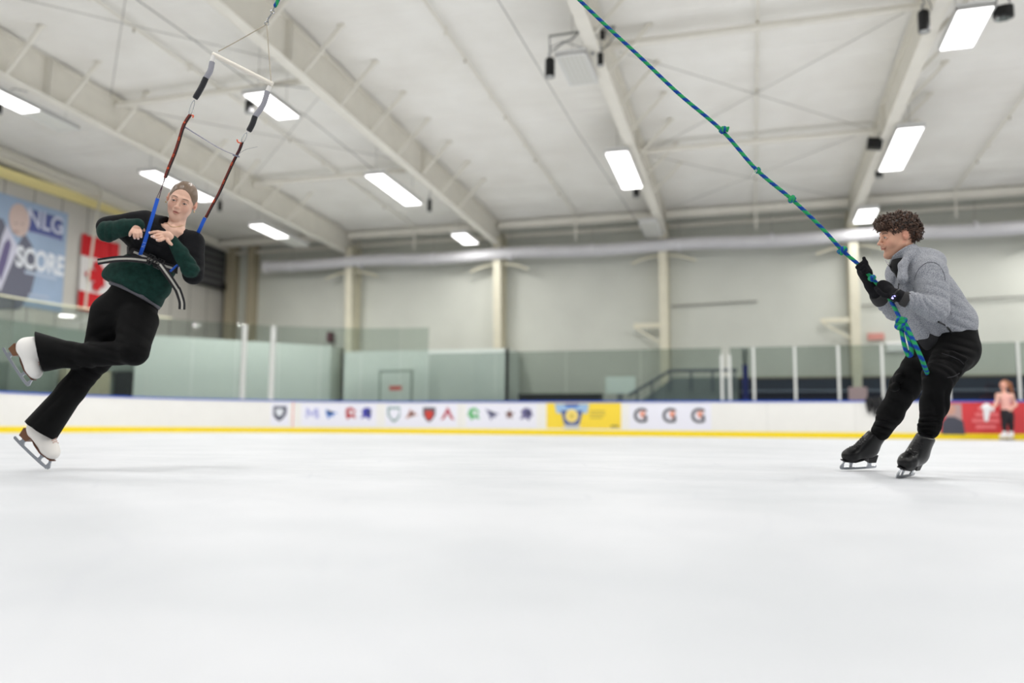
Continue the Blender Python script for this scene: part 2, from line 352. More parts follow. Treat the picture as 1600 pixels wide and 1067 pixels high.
# ------------------------------------------------------------------ ceiling lamps
M_lamp = mat('lit lamp lens', (1.0, .985, .97), .5, emit=3.5)
M_unlit = mat('unlit ribbed lens', (226, 226, 218), .45)
M_reflector = mat('lamp reflector', (214, 213, 204), .4)
LW, LL = .60, 1.25
def lamp(xc, y0, y1, lit=True, label='', dim_to=None, w=LW, group='ceiling lights', power=1.):
    """a hung troffer; y0..y1 along the rafter; dim_to: lit only up to that y"""
    yc = (y0+y1)/2; z = rbot(yc)-.15; sl = -.036
    t = thing('ceiling_light', label, 'ceiling light', (xc, yc, z), group=group)
    zz = lambda y: z+sl*(y-yc)
    m_ = MB(); m_.prism([(xc-w/2, y0, zz(y0)), (xc-w/2, y1, zz(y1)), (xc-w/2, y1, zz(y1)+.09), (xc-w/2, y0, zz(y0)+.09)], (w, 0, 0)); m_.build('housing', M_white, t)
    m_ = MB()
    for xa, xb, ya, yb in ((xc-w/2, xc-w/2+.03, y0, y1), (xc+w/2-.03, xc+w/2, y0, y1), (xc-w/2, xc+w/2, y0, y0+.03), (xc-w/2, xc+w/2, y1-.03, y1)):
        m_.prism([(xa, ya, zz(ya)+.02), (xb, ya, zz(ya)+.02), (xb, yb, zz(yb)+.02), (xa, yb, zz(yb)+.02)], (0, 0, -.05))
    m_.build('frame', M_white, t)
    def lens(ya, yb, mm, nm):
        MB().prism([(xc-w/2+.03, ya, zz(ya)-.01), (xc+w/2-.03, ya, zz(ya)-.01), (xc+w/2-.03, yb, zz(yb)-.01), (xc-w/2+.03, yb, zz(yb)-.01)], (0, 0, -.012)).build(nm, mm, t)
    if lit:
        ye = dim_to if dim_to else y1-.03
        lens(y0+.03, ye, M_lamp, 'lens')
        if dim_to: lens(dim_to, y1-.03, M_unlit, 'unlit_lens')
        ld = bpy.data.lights.new('lamp_light', 'AREA'); ld.shape = 'RECTANGLE'; ld.size = w-.08; ld.size_y = ye-y0-.05; ld.energy = LAMP_W*power*(ye-y0)/1.25; ld.color = (1, .985, .965)
        lo = bpy.data.objects.new('lamp_light', ld); COL.objects.link(lo); lo.location = (xc, (y0+ye)/2, zz((y0+ye)/2)-.04); child(lo, t)
    else:
        lens(y0+.03, y1-.03, M_reflector, 'lens')
        m_ = MB()
        for k in range(6):
            x = xc-w/2+.08+k*(w-.16)/5; m_.prism([(x-.012, y0+.04, zz(y0)-.02), (x+.012, y0+.04, zz(y0)-.02), (x+.012, y1-.04, zz(y1)-.02), (x-.012, y1-.04, zz(y1)-.02)], (0, 0, -.02))
        m_.build('louvre', M_white, t)
    for y in (y0+.15, y1-.15):
        MB().tube([(xc, y, zz(y)+.09), (xc, y, roof(y)-.05)], .006, 5).build('hanging_wire', M_ltcable, t)
    return t
lamp(-15.78, 12.2, 15.0, dim_to=13.9, label='half-lit light at the left picture edge under the first rafter')
lamp(-15.95, 17.8, 20.5, label='bright light directly behind the girl\'s head')
lamp(-16.0, 23.0, 26.0, dim_to=24.7, label='half-lit light beyond the girl\'s left shoulder, far end of the first rafter')
lamp(-10.12, 14.3, 15.7, label='bright light right behind the harness crossbar')
lamp(-9.85, 19.5, 22.3, label='long bright light in the middle of the second rafter')
lamp(-9.62, 25.6, 27.0, label='small bright light at the far end of the second rafter', power=.5)
lamp(-3.17, 14.4, 15.7, lit=False, label='unlit ribbed light between the two black cylinder lamps')
lamp(-3.1, 19.45, 22.35, label='bright light halfway along the middle rafter')
lamp(-3.08, 25.6, 27.5, lit=False, label='unlit pale light at the far end of the middle rafter')
lamp(3.81, 14.55, 16.0, label='largest bright light at the top right corner')
lamp(3.67, 19.6, 22.5, label='long bright light above the coach')
lamp(3.57, 25.8, 27.3, label='small bright light just over the coach\'s head', power=.3)
for x in (9.9, -22+.2):
    pass
for x in (9.95, 16.0):
    for y in (14.5, 20.5, 26.0): lamp(x, y, y+1.4, label='lit ceiling light beyond the right picture edge', group='lights out of view')
for x in (-15.8, -9.9, -3.1, 3.7, 9.9, 16.0):
    for y in (-6.0, 0.5, 7.5): lamp(x, y, y+1.5, label='lit ceiling light above and behind the camera', group='lights out of view')

# black cylinder lamps and other fittings hung beside the rafters
def can(x, y, z, label, L=.36, r=.095, bar=None, tilt=0.):
    t = thing('cylinder_spotlight', label, 'spotlight', (x, y, z-L/2), group='black hanging spotlights')
    Mx = Matrix.Translation((x, y, z)) @ Matrix.Rotation(tilt, 4, 'X')
    MB().lathe([(r*.55, L/2+.03), (r*.9, L/2+.01), (r, L/2-.02), (r, -L/2), (r*.86, -L/2), (r*.82, -L/2+.03)], Mx, 24).build('body', M_black, t, smooth=True)
    MB().lathe([(r*.8, -L/2+.005), (r*.8, -L/2+.02)], Mx, 24).build('lens', mat('frosted glass', (190, 192, 190), .3), t)
    m_ = MB(); m_.tube([(x-.03, y, z+L/2), (x-.02, y, z+L/2+.1), (x+.02, y, z+L/2+.16), (x, y, z+L/2+.3)], .011, 6); m_.bb(x-.03, x+.0, y-.02, y+.02, z+L/2-.02, z+L/2+.14)
    m_.build('yoke', M_steel, t)
    m_ = MB(); rx = min(RX, key=lambda v: abs(v-x)); ex = rx+(.125 if x > rx else -.125); zt = rbot(y)-.01
    m_.tube([(x, y, z+L/2+.25), (x+(ex-x)*.35, y, z+L/2+.34), (ex, y, max(zt, z+L/2+.1)), (ex, y, zt+.02)], .008, 5); m_.build('cord', M_cable, t)
    return t
can(-3.66, 14.75, 7.33, 'black cylinder spotlight hung left of the unlit light')
can(-2.66, 14.8, 7.40, 'black cylinder spotlight hung right of the unlit light', L=.24, r=.06)
can(3.05, 14.8, 7.36, 'black cylinder spotlight at the top right, left of the largest light')
can(3.45, 22.9, 7.18, 'black cylinder spotlight under the long light above the coach', L=.34)
can(-3.07, 22.9, 7.14, 'small black spotlight below the lit light of the middle rafter', L=.34)
can(-9.5, 22.7, 7.12, 'small black spotlight past the long light of the second rafter', L=.36, r=.07)
can(-10.6, 14.85, 7.34, 'dark spotlight behind the right harness strap', L=.26)
can(-16.15, 21.3, 7.2, 'small black spotlight beyond the girl\'s left ear', L=.3, r=.07)
can(-16.5, 13.65, 7.46, 'dark spotlight at the left picture edge under the half-lit light', L=.2)
t = thing('moving_light', 'black octagonal spotlight hung right of the largest light', 'spotlight', (4.32, 14.95, 7.3))
Mx = Matrix.Translation((4.32, 14.95, 7.43)) @ Matrix.Rotation(.12, 4, 'X')
MB().lathe([(.12, .1), (.165, .085), (.17, -.08), (.15, -.115), (.13, -.115)], Mx, 8).build('body', M_black, t)
m_ = MB()
for k in range(7):
    a = 2*pi*k/7; m_.lathe([(.026, -.118), (.026, -.13)], Mx @ Matrix.Translation((.09*cos(a), .09*sin(a), 0)), 10)
m_.lathe([(.03, -.118), (.03, -.13)], Mx, 10); m_.build('lens_cluster', mat('small lenses', (120, 130, 128), .2), t)
m_ = MB(); m_.tube([(4.2, 14.95, 7.5), (4.24, 14.95, 7.72), (4.4, 14.95, 7.72), (4.44, 14.95, 7.5)], .012, 6); m_.tube([(4.32, 14.95, 7.72), (4.3, 14.95, 8.4)], .009, 5); m_.build('yoke', M_cable, t)
t = thing('box_speaker', 'black box fitting on the rafter left of the long light', 'speaker', (3.05, 20.7, 7.1))
MB().box((3.05, 20.7, 7.22), (.34, .2, .26), Matrix.Rotation(.15, 3, 'Y')).build('body', M_black, t)
MB().tube([(3.1, 20.7, 7.35), (3.25, 20.7, 7.6), (3.35, 20.7, 7.5), (3.3, 20.7, 7.35)], .012, 6).build('cord', M_cable, t)
# lighting bar on the middle rafter
t = thing('lighting_bar', 'grey pipe bar with loose cables clamped on the middle rafter', 'lighting bar', (-2.8, 14.7, 7.7))
MB().tube([(-3.68, 14.72, 7.98), (-2.35, 14.72, 8.0)], .024, 10).build('pipe', mat('grey pipe', (150, 152, 146), .5), t, smooth=True)
m_ = MB()
m_.tube([(-3.66, 14.72, 7.98), (-3.66, 14.73, 7.75), (-3.65, 14.74, 7.62)], .01, 6)
m_.tube([(-3.6, 14.72, 7.66), (-3.4, 14.72, 7.8), (-3.2, 14.72, 7.86), (-3.05, 14.72, 8.0)], .014, 6)
m_.tube([(-2.4, 14.72, 8.0), (-2.36, 14.72, 7.82), (-2.5, 14.72, 7.64), (-2.64, 14.74, 7.55)], .01, 6)
for k in range(5):
    a = random.random()*.2; m_.tube([(-2.95+.1*k, 14.72, 7.98), (-2.9+.1*k, 14.72, 7.86-a*.5), (-2.8+.1*k, 14.72, 7.9), (-2.78+.09*k, 14.72, 8.0)], .008, 5)
m_.build('cable', M_cable, t); MB().box((-2.6, 14.72, 7.86), (.09, .09, .16)).build('junction_box', M_black, t)
MB().bb(-2.83, -2.77, 14.68, 14.76, 7.5, 8.0).build('clamp', M_steel, t)
# harness track cables
def cable(pts, lab, r=.008, m=M_cable): tag(MB().tube(pts, r, 6).build('steel_cable', m), lab, 'cable', 'ceiling cables')
cable([tuple(PL(px, py, (1, 0, 0), -10.55)) for px, py in ((-300, -370), (215, 0), (290, 53), (394, 131), (480, 182), (550, 238), (620, 296))], 'greenish steel cable running past the harness bar under the ceiling', .008)
cable([(-4.0, 2, 7.9), (-3.97, 12.3, 7.5), (-3.84, 18, 7.31), (-3.5, 25.5, 7.05), (-3.4, 28.5, 6.95)], 'thin dark cable beside the middle rafter', .007)

# ------------------------------------------------------------------ rink boards
BX, BY, BR, BH = -19.0, 25.2, 8.5, 1.055
def board_path(off=0., x1=17.0, y0=-4.0, step=.25, stop=None):
    """inner face of the boards, off = metres outwards"""
    pts = [(BX-off, y) for y in np.arange(y0, BY-BR, 1.0)]
    for a in np.linspace(pi, pi/2, 40): pts.append((BX+BR+(BR+off)*cos(a), BY-BR+(BR+off)*sin(a)))
    pts += [(x, BY+off) for x in np.arange(BX+BR+1, x1, 1.0)]
    if stop is not None: pts = [p for p in pts if p[1] < stop and p[0] < BX+BR]
    return pts
def wall_strip(off0, off1, z0, z1, **k):
    A, B = board_path(off0, **k), board_path(off1, **k); n = len(A); vs = []
    for a, b in zip(A, B): vs += [(a[0], a[1], z0), (b[0], b[1], z0), (b[0], b[1], z1), (a[0], a[1], z1)]
    fs = []
    for i in range(n-1):
        for q in range(4): s_ = i*4+q; e = i*4+(q+1) % 4; fs.append((s_, e, e+4, s_+4))
    fs += [(3, 2, 1, 0), ((n-1)*4, (n-1)*4+1, (n-1)*4+2, (n-1)*4+3)]
    return MB().add(vs, fs)
M_board = mat('white board plastic', (228, 227, 223), .4, var=.012, vscale=3)
M_blue = mat('blue cap rail', (40, 84, 190), .4); M_yel = mat('yellow kick plate', (240, 212, 22), .4)
t = thing('rink_boards', 'white rink boards with blue cap rail and yellow kick plate curving round the far corner', 'rink boards', (BX, BY, 0))
wall_strip(0, .1, .0, BH, x1=17.0).build('board_panel', M_board, t)
wall_strip(-.02, .13, BH, BH+.045).build('cap_rail', M_blue, t)
wall_strip(-.012, 0, 0, .17).build('kick_plate', M_yel, t)
m_ = MB()
for x in np.arange(-9.3, 16, 2.44): m_.bb(x-.004, x+.004, BY-.003, BY, .17, BH)
m_.build('panel_seam', mat('board seam', (190, 190, 188), .6), t)
# advertising on the boards, children of the boards; x is found on the far face
def bx(px): return PL(px, 650, (0, 1, 0), BY)[0]
def bz(px, py): return PL(px, py, (0, 1, 0), BY)[2]
TX = Matrix.Rotation(pi/2, 4, 'X')
FACE = []
_p = board_path(0)
for u, v in zip(_p, _p[1:]):
    for k in range(12): FACE.append((u[0]+(v[0]-u[0])*k/12, u[1]+(v[1]-u[1])*k/12, atan2(v[1]-u[1], v[0]-u[0])))
FAZ = np.array([atan2(q[0], q[1]) for q in FACE])
def face_at(px):                      # the point of the board face seen at image column px, with the face's heading
    r_ = W(ray(px, 650)); return FACE[int(np.argmin(np.abs(FAZ-atan2(r_[0], r_[1]))))]
def onface(px):                       # matrix: local x along the boards, y out of the back of the boards, z up
    x, y, a = face_at(px); return Matrix.Translation((x, y, 0)) @ Matrix.Rotation(a, 4, 'Z')
def ad_panel(p0, p1, z0, z1, m, name='advert_panel', d=.004, d0=.0005):
    vs = []; fs = []; n = 8
    for i in range(n+1):
        x, y, a = face_at(p0+(p1-p0)*i/n); nx, ny = sin(a), -cos(a)
        vs += [(x+nx*d0, y+ny*d0, z0), (x+nx*d, y+ny*d, z0), (x+nx*d, y+ny*d, z1), (x+nx*d0, y+ny*d0, z1)]
    for i in range(n):
        for k in range(4): e = i*4+k; g_ = i*4+(k+1) % 4; fs.append((e, g_, g_+4, e+4))
    fs += [(3, 2, 1, 0), (n*4, n*4+1, n*4+2, n*4+3)]
    return MB().add(vs, fs).build(name, m, t)
M_adw = mat('advert film white', (226, 226, 236), .4)
cn = {}
def cm(r, g, b): return cn.setdefault((r, g, b), mat('print %d %d %d' % (r, g, b), (r, g, b), .5))
def poly(pts, px, cz, s, m, parent, name='emblem', y=None, d=.004, dx=0.):
    y = -.0045 if y is None else y-BY
    M = onface(px); mb = MB().prism([(s*a+dx, y, cz+s*b) for a, b in pts], (0, -d, 0)); mb.v = [tuple(M @ Vector(v)) for v in mb.v]
    return mb.build(name, m, parent)
SHIELD = [(-.5, .5), (.5, .5), (.5, -.05), (.25, -.42), (0, -.6), (-.25, -.42), (-.5, -.05)]
WING = [(-.6, .45), (.0, .2), (.6, .05), (.2, -.05), (.35, -.25), (.0, -.2), (-.15, -.5), (-.3, -.1)]
HEAD = [(-.5, -.1), (-.35, .4), (.1, .55), (.5, .25), (.35, .0), (.55, -.4), (.1, -.25), (-.2, -.5), (-.3, -.2)]
LETM = [(-.6, -.4), (-.5, .4), (-.25, .4), (0, .0), (.25, .4), (.5, .4), (.6, -.4), (.3, -.4), (.25, .05), (0, -.3), (-.25, .05), (-.3, -.4)]
STAR = [(0.55*cos(pi/2+k*pi/5)*(1 if k % 2 == 0 else .42), 0.55*sin(pi/2+k*pi/5)*(1 if k % 2 == 0 else .42)) for k in range(10)]
CIRC = [(.5*cos(2*pi*k/18), .5*sin(2*pi*k/18)) for k in range(18)]
groups = [((423, 452), [(437, 'S', (60, 66, 82))]),
          ((470, 588), [(487, 'M', (170, 172, 214)), (516, 'W', (66, 120, 196)), (546, 'H', (176, 60, 66)), (574, 'H2', (62, 62, 160))]),
          ((602, 713), [(616, 'C', (120, 150, 146)), (643, 'W2', (176, 120, 104)), (671, 'S2', (196, 62, 52)), (698, 'A', (176, 66, 82))]),
          ((727, 838), [(741, 'H', (96, 176, 112)), (768, 'W', (120, 120, 150)), (795, 'ST', (110, 70, 60)), (823, 'H2', (104, 100, 140))])]
for (pa, pb), ems in groups:
    f = ad_panel(pa, pb, .24, BH-.06, M_adw)
    for px, kd, c_ in ems:
        x = px; z = .66; s = .42; dk = cm(52, 56, 78)
        if kd == 'S': poly(SHIELD, x, z, s*1.1, dk, f); poly(SHIELD, x, z+.02, s*.6, cm(214, 218, 224), f, y=BY-.009)
        elif kd == 'M': poly(LETM, x, z, s, cm(*c_), f)
        elif kd == 'W': poly(WING, x, z, s, cm(*c_), f); poly(WING, x, z+.04, s*.5, dk, f, y=BY-.009)
        elif kd == 'W2': poly([(a, -b) for a, b in WING], x, z, s*.9, cm(*c_), f); poly(CIRC, x, z, s*.4, cm(120, 90, 84), f, y=BY-.009)
        elif kd in ('H', 'H2'):
            P_ = HEAD if kd == 'H' else [(-a, b) for a, b in HEAD]
            poly(P_, x, z, s, cm(*c_), f); poly(CIRC, x, z+.05, s*.35, dk if kd == 'H2' else cm(226, 226, 230), f, y=BY-.009, dx=.05)
        elif kd == 'C': poly(SHIELD, x, z, s*1.15, cm(*c_), f); poly(SHIELD, x, z, s*.8, M_adw, f, y=BY-.009)
        elif kd == 'S2': poly(SHIELD, x, z, s*1.1, cm(90, 92, 100), f); poly(SHIELD, x, z-.03, s*.7, cm(*c_), f, y=BY-.009)
        elif kd == 'A': poly([(-.6, -.5), (0, .6), (.6, -.5), (.25, -.35), (0, .1), (-.25, -.35)], x, z, s, cm(*c_), f)
        else: poly(STAR, x, z, s*.8, cm(*c_), f)
ad_panel(456.5, 458, .0, BH, cm(226, 120, 116), 'red_line')
f = ad_panel(855, 969, .22, BH-.02, mat('yellow advert', (238, 208, 62), .4))
xc = 893
poly([(-.8, .55), (.8, .55), (.72, .12), (-.72, .12)], xc, .62, .70, cm(150, 182, 214), f)
poly([(-.45, .7), (.45, .7), (.3, .5), (-.3, .5)], xc, .60, .58, cm(60, 100, 180), f, y=BY-.009)
poly([(-.62, .2), (.62, .2), (.45, -.5), (.15, -.75), (-.15, -.75), (-.45, -.5)], xc, .68, .58, cm(70, 92, 150), f, y=BY-.007)
poly(CIRC, xc, .62, .42, cm(236, 212, 120), f, y=BY-.012); poly(CIRC, xc, .62, .2, cm(214, 190, 90), f, y=BY-.017)
poly([(-.5, -.1), (.5, -.1), (.35, -.3), (-.35, -.3)], xc, .38, .6, cm(200, 200, 196), f, y=BY-.012)
for k in range(3): ad_panel(921, 944-3*(k == 2), .74-.1*k, .80-.1*k, cm(196, 174, 70), 'fine_print', .008, .004)
ad_panel(953, 966, .27, .33, cm(120, 110, 70), 'fine_print', .008, .004)
f = ad_panel(984, 1110, .2, BH-.05, M_adw)
for px in (1001, 1046, 1091):
    x = bx(px)
    g = text('G', .62, Matrix.Translation((x, BY-.008, .62)) @ TX, cm(64, 64, 70), f, 'letter_g', .003, .012)
    poly([(-.1, .42), (.5, .42), (.2, .12), (.36, .12), (-.02, -.3), (.1, .0), (-.08, .0)], px, .62, .34, cm(230, 150, 120), f, 'bolt', y=BY-.013, dx=.04)
# red adverts at the right end
f = ad_panel(1468, 1640, .16, BH-.01, mat('red advert', (206, 62, 66), .4))
ad_panel(1476, 1503, .2, BH-.06, cm(176, 150, 148), 'portrait_background', .009, .004)
poly(CIRC, 1487, .84, .3, cm(196, 150, 132), f, 'portrait_face', y=BY-.012, dx=-.05); poly([(-.45, -.5), (.5, -.5), (.45, .1), (.1, .3), (-.2, .3), (-.42, .05)], 1487, .45, .62, cm(70, 72, 84), f, 'portrait_suit', y=BY-.013)
for k, (a, b) in enumerate(((1527, 1545), (1522, 1560), (1519, 1562), (1526, 1556))): ad_panel(a, b, .82-.17*k, .92-.17*k, cm(232, 120, 124), 'fine_print', .009, .004)
# glass above the boards
def glass_material(name, tint, refl=.06):
    m = bpy.data.materials.new(name); m.use_nodes = True; nt = m.node_tree; nt.nodes.clear(); L = nt.links
    o = nt.nodes.new('ShaderNodeOutputMaterial'); mx = nt.nodes.new('ShaderNodeMixShader'); tr = nt.nodes.new('ShaderNodeBsdfTransparent'); gl = nt.nodes.new('ShaderNodeBsdfGlossy'); fr = nt.nodes.new('ShaderNodeFresnel')
    fr.inputs[0].default_value = 1.5; gl.inputs['Roughness'].default_value = .02; tr.inputs[0].default_value = (*tint, 1)
    L.new(fr.outputs[0], mx.inputs[0]); L.new(tr.outputs[0], mx.inputs[1]); L.new(gl.outputs[0], mx.inputs[2]); L.new(mx.outputs[0], o.inputs[0]); return m
M_glass = glass_material('rink glass', (.745, .785, .765)); M_glass2 = glass_material('end glass', (.84, .88, .86))
GT, GE = 2.72, 3.62
glass_t = thing('glass_screen', 'low clear glass screen standing on the far boards, with slim white posts on the right', 'glass screen', (3, BY+.05, BH+.05))
corner_t = thing('corner_glass_screen', 'tall clear glass screen on the curved left corner of the boards', 'glass screen', (-16, 22, BH+.05))
M_post = mat('white glass post', (212, 214, 210), .35)
xs = [-10.5, -8.1, -5.7, -3.3, -.83]
labs = ['left of the yellow advert', 'over the yellow advert', 'over the G adverts', 'right of the G adverts']
def pane(a, b, z1, lab, m=M_glass, grp='rink glass panes', z0=BH+.05):
    (x0, y0), (x1, y1) = a, b; d = Vector((x1-x0, y1-y0, 0)).normalized(); n = Vector((-d.y, d.x, 0))*.012
    p0 = Vector((x0, y0, 0))+d*.006; p1 = Vector((x1, y1, 0))-d*.006
    m_ = MB().prism([(p0.x, p0.y, z0), (p1.x, p1.y, z0), (p1.x, p1.y, z1), (p0.x, p0.y, z1)], n); m_.build('glass_pane', m, glass_t if m is M_glass else corner_t)
GY = BY+.05
for i in range(4): pane((xs[i], GY), (xs[i+1], GY), GT, 'low clear glass pane on the far boards '+labs[i])
posts = [-.59, .11, 1.29, 2.5, 3.68, 5.4, 7.15, 9.0, 10.9, 12.8]
pl = ['beside the twin posts', 'right of the blue post', 'left of the white column', 'behind the rope end', 'behind the coach\'s legs', 'right of the coach', 'at the right picture edge', 'beyond the right edge', 'far beyond the right edge', 'last on the right']
pane((-.59, GY), (.11, GY), GT, 'narrow glass pane between the twin posts and the next post')
for i in range(1, 9): pane((posts[i], GY), (posts[i+1], GY), GT, 'low glass pane between white posts '+pl[i])
for i, x in enumerate([-.83]+posts):
    h = GT if i > 1 else 2.5
    MB().bb(x-.035, x+.035, GY-.03, GY+.04, BH+.04, h).build('glass_post', M_post, glass_t)
tt = thing('bench_gate_post', 'blue post with white upper end beside the stair railing', 'post', (-.14, GY+.15, 0))
MB().bb(-.22, -.06, GY+.06, GY+.16, 0, 2.2).build('blue_post', mat('royal blue paint', (52, 66, 190), .5), tt)
MB().bb(-.22, -.06, GY+.06, GY+.16, 2.2, 2.72).build('white_end', M_post, tt)
# taller glass round the left corner
ce = board_path(.05, x1=-10.0)
ce = [p for p in ce if p[1] > 6]
stepn = 0; last = ce[0]; cl = [last]
for p in ce[1:]:
    if math.dist(p, last) >= 1.15: cl.append(p); last = p
cl.append((-10.5, GY))
ordn = ['first', 'second', 'third', 'fourth', 'fifth', 'sixth', 'seventh', 'eighth', 'ninth', 'tenth', 'eleventh', 'twelfth', 'thirteenth', 'fourteenth', 'fifteenth', 'sixteenth', 'seventeenth', 'eighteenth', 'nineteenth', 'twentieth']
for i in range(len(cl)-1):
    pane(cl[i], cl[i+1], GE, 'tall end-zone glass pane around the left corner of the rink', M_glass2, 'tall corner glass panes')
wall_strip(.03, .07, GE, GE+.04, x1=-16.8, y0=6, stop=21.3).build('glass_top_rail', mat('pale rail', (222, 220, 190), .5), corner_t)
for i, (px, lab) in enumerate(((381, 'left of the two thick white posts in the far corner'), (425, 'right of the two thick white posts in the far corner'))):
    A = board_path(.06, x1=-10); A2 = []
    for u, v in zip(A, A[1:]):
        for k in range(10): A2.append((u[0]+(v[0]-u[0])*k/10, u[1]+(v[1]-u[1])*k/10))
    r_ = W(ray(px, 600)); az = atan2(r_[0], r_[1])
    p = min(A2, key=lambda q: abs(atan2(q[0], q[1])-az))
    tag(MB().bb(p[0]-.09, p[0]+.09, p[1]-.09, p[1]-.03, BH+.05, 3.6).build('safety_post', M_post), lab, 'post', 'thick corner posts')

# ------------------------------------------------------------------ behind the glass
M_part = mat('pale partition', (226, 234, 228), .5, var=.02); M_partd = mat('grey green trim', (150, 160, 152), .6)  # second tone: plain grey-green for the door frame and cabinet shelf
A = PL(150, 527, (0, 0, 1), 3.0); B = PL(513, 543, (0, 0, 1), 3.0)
def partition(name, pts, h, m, lab):
    m_ = MB(); pts = [Vector((p[0], p[1], 0)) for p in pts]
    for a, b in zip(pts, pts[1:]):
        d = (b-a).normalized(); n = Vector((-d.y, d.x, 0))*.1; m_.prism([a, b, b+Vector((0, 0, h)), a+Vector((0, 0, h))], n)
    return tag(m_.build(name, m), lab, 'partition')
partition('locker_room_wall', [(-20.1, 22.4), (-18.9, 23.6), (-15.5, 27.5), (-15.5, 28.5)], 3.3, M_part, 'pale partition wall behind the two thick posts')
partition('player_room_wall', [(-14.75, 28.5), (-14.75, 27.0), (-8.2, 27.0), (-8.2, 28.5)], 3.02, M_part, 'pale green-white partition wall with a door, left of the yellow advert')
for (xa, xb, yy, lab) in ((-13.1, -11.9, 27.0, 'pale flush door in the wide partition left of the yellow advert'),):
    tt = thing('flush_door', lab, 'door', ((xa+xb)/2, yy-.02, 0)); 
    m_ = MB(); m_.bb(xa-.06, xa, yy-.04, yy-.002, 0, 2.3); m_.bb(xb, xb+.06, yy-.04, yy-.002, 0, 2.3); m_.bb(xa-.06, xb+.06, yy-.04, yy-.002, 2.24, 2.3); m_.build('door_frame', M_partd, tt)
    MB().bb(xa, xb, yy-.03, yy-.004, 0, 2.24).build('door_leaf', M_part, tt)
    MB().bb((xa+xb)/2-.25, (xa+xb)/2+.25, yy-.036, yy-.031, 1.55, 1.72).build('red_mark', cm(226, 120, 112), tt)  # pale red rectangle across the door leaf
    MB().bb(xb-.12, xb-.06, yy-.06, yy-.03, 1.0, 1.05).build('handle', M_steel, tt)
tag(MB().bb(-16.1, -15.95, 28.2, 28.5, 3.55, 3.95).build('maroon_sign', cm(110, 66, 74)), 'small maroon sign at the dark corner above the partition', 'sign')
# far right of the partition
tag(MB().bb(-7.9, -4.95, 27.3, 27.8, 0, 1.42).build('long_bench', mat('black bench', (30, 33, 36), .6)), 'long dark bench top just above the boards over the yellow advert', 'bench')
tt = thing('mint_panel', 'pale green rectangular panel standing above the boards near the stairs', 'panel', (-4.3, 27.5, 0))
MB().bb(-4.79, -3.78, 27.45, 27.5, 1.42, 2.0).build('panel_face', mat('pale mint panel', (240, 252, 247), .5), tt)  # one even near-white mint tone
MB().bb(-4.4, -4.2, 27.46, 27.5, 0, 1.42).build('stand', M_steel, tt)
# stair with railing
tt = thing('stair_railing', 'grey stair with sloping handrail behind the boards', 'stairs', (-1.9, 27.6, 0))
M_rail = mat('grey blue railing', (96, 104, 116), .5)
MB().prism([(-3.9, 27.5, 0), (-.4, 27.5, 0), (-.4, 27.5, 1.95), (-2.5, 27.5, 1.95), (-3.9, 27.5, .95)], (0, .9, 0)).build('stair_side', mat('grey stair side', (128, 138, 138), .6), tt)
m_ = MB(); m_.tube([(-4.0, 27.4, 1.35), (-2.6, 27.4, 2.18), (-.4, 27.4, 2.18)], .05, 8); m_.build('handrail', M_rail, tt, smooth=True)
for x, z0, z1 in ((-3.7, .9, 1.5), (-3.2, 1.2, 1.8), (-2.6, 1.5, 2.18), (-1.9, 1.5, 2.18), (-1.2, 1.5, 2.18), (-.5, 1.5, 2.18)):
    MB().tube([(x, 27.4, z0), (x, 27.4, z1)], .03, 8).build('baluster', M_rail, tt)
# players' bench enclosure and bleachers to the right
M_navy = mat('navy bench panel', (30, 42, 84), .5); M_navy2 = mat('dark navy wall', (34, 46, 66), .6)
tt = thing('player_bench', 'long navy blue players\' bench behind the right-hand boards', 'bench', (8, 26.5, 0))
MB().bb(-.3, 16.5, 28.0, 28.06, 0, 1.46).build('bench_front', M_navy, tt)
MB().bb(-.3, 16.5, 27.6, 28.06, 1.46, 1.52).build('bench_seat', mat('grey blue shelf', (120, 128, 146), .5), tt)
MB().bb(-.6, 16.5, 28.42, 28.5, 0, 1.95).build('back_panel', M_navy2, tt)
MB().bb(-.6, 16.5, 28.38, 28.5, 1.95, 2.0).build('back_rail', mat('tan rail', (140, 130, 108), .5), tt)
tag(MB().bb(3.0, 3.55, 27.56, 27.59, 1.14, 1.6).build('pink_notice', cm(226, 190, 196)), 'small pink notice at the foot of the white column left of the coach', 'sign')
tag(MB().bb(4.3, 5.9, 28.5, 28.58, 2.8, 3.12).build('white_notice', cm(250, 250, 248)), 'white notice board low on the far wall beside the coach\'s rope', 'sign')
tag(MB().bb(3.75, 4.25, 28.5, 28.58, 3.2, 3.42).build('exit_sign', cm(216, 150, 140)), 'small faded red sign on the far wall by the coach\'s rope', 'sign')
# gloves and jacket draped over the boards
t2 = thing('hanging_gloves', 'black gloves and cloth draped over the boards left of the coach\'s legs', 'gloves', (3.55, BY-.05, BH))
x0 = bx(1357)
for dx, w_, l_ in ((0, .14, .32), (.15, .13, .4), (.3, .2, .28)):
    m_ = MB(); m_.tube([(x0+dx, BY+.1, BH+.05), (x0+dx, BY-.05, BH+.07), (x0+dx+.01, BY-.06, BH-.1), (x0+dx+.03, BY-.06, BH-l_)], [w_*.5, w_*.6, w_*.55, w_*.3], 10); m_.build('glove', M_black, t2, smooth=True)
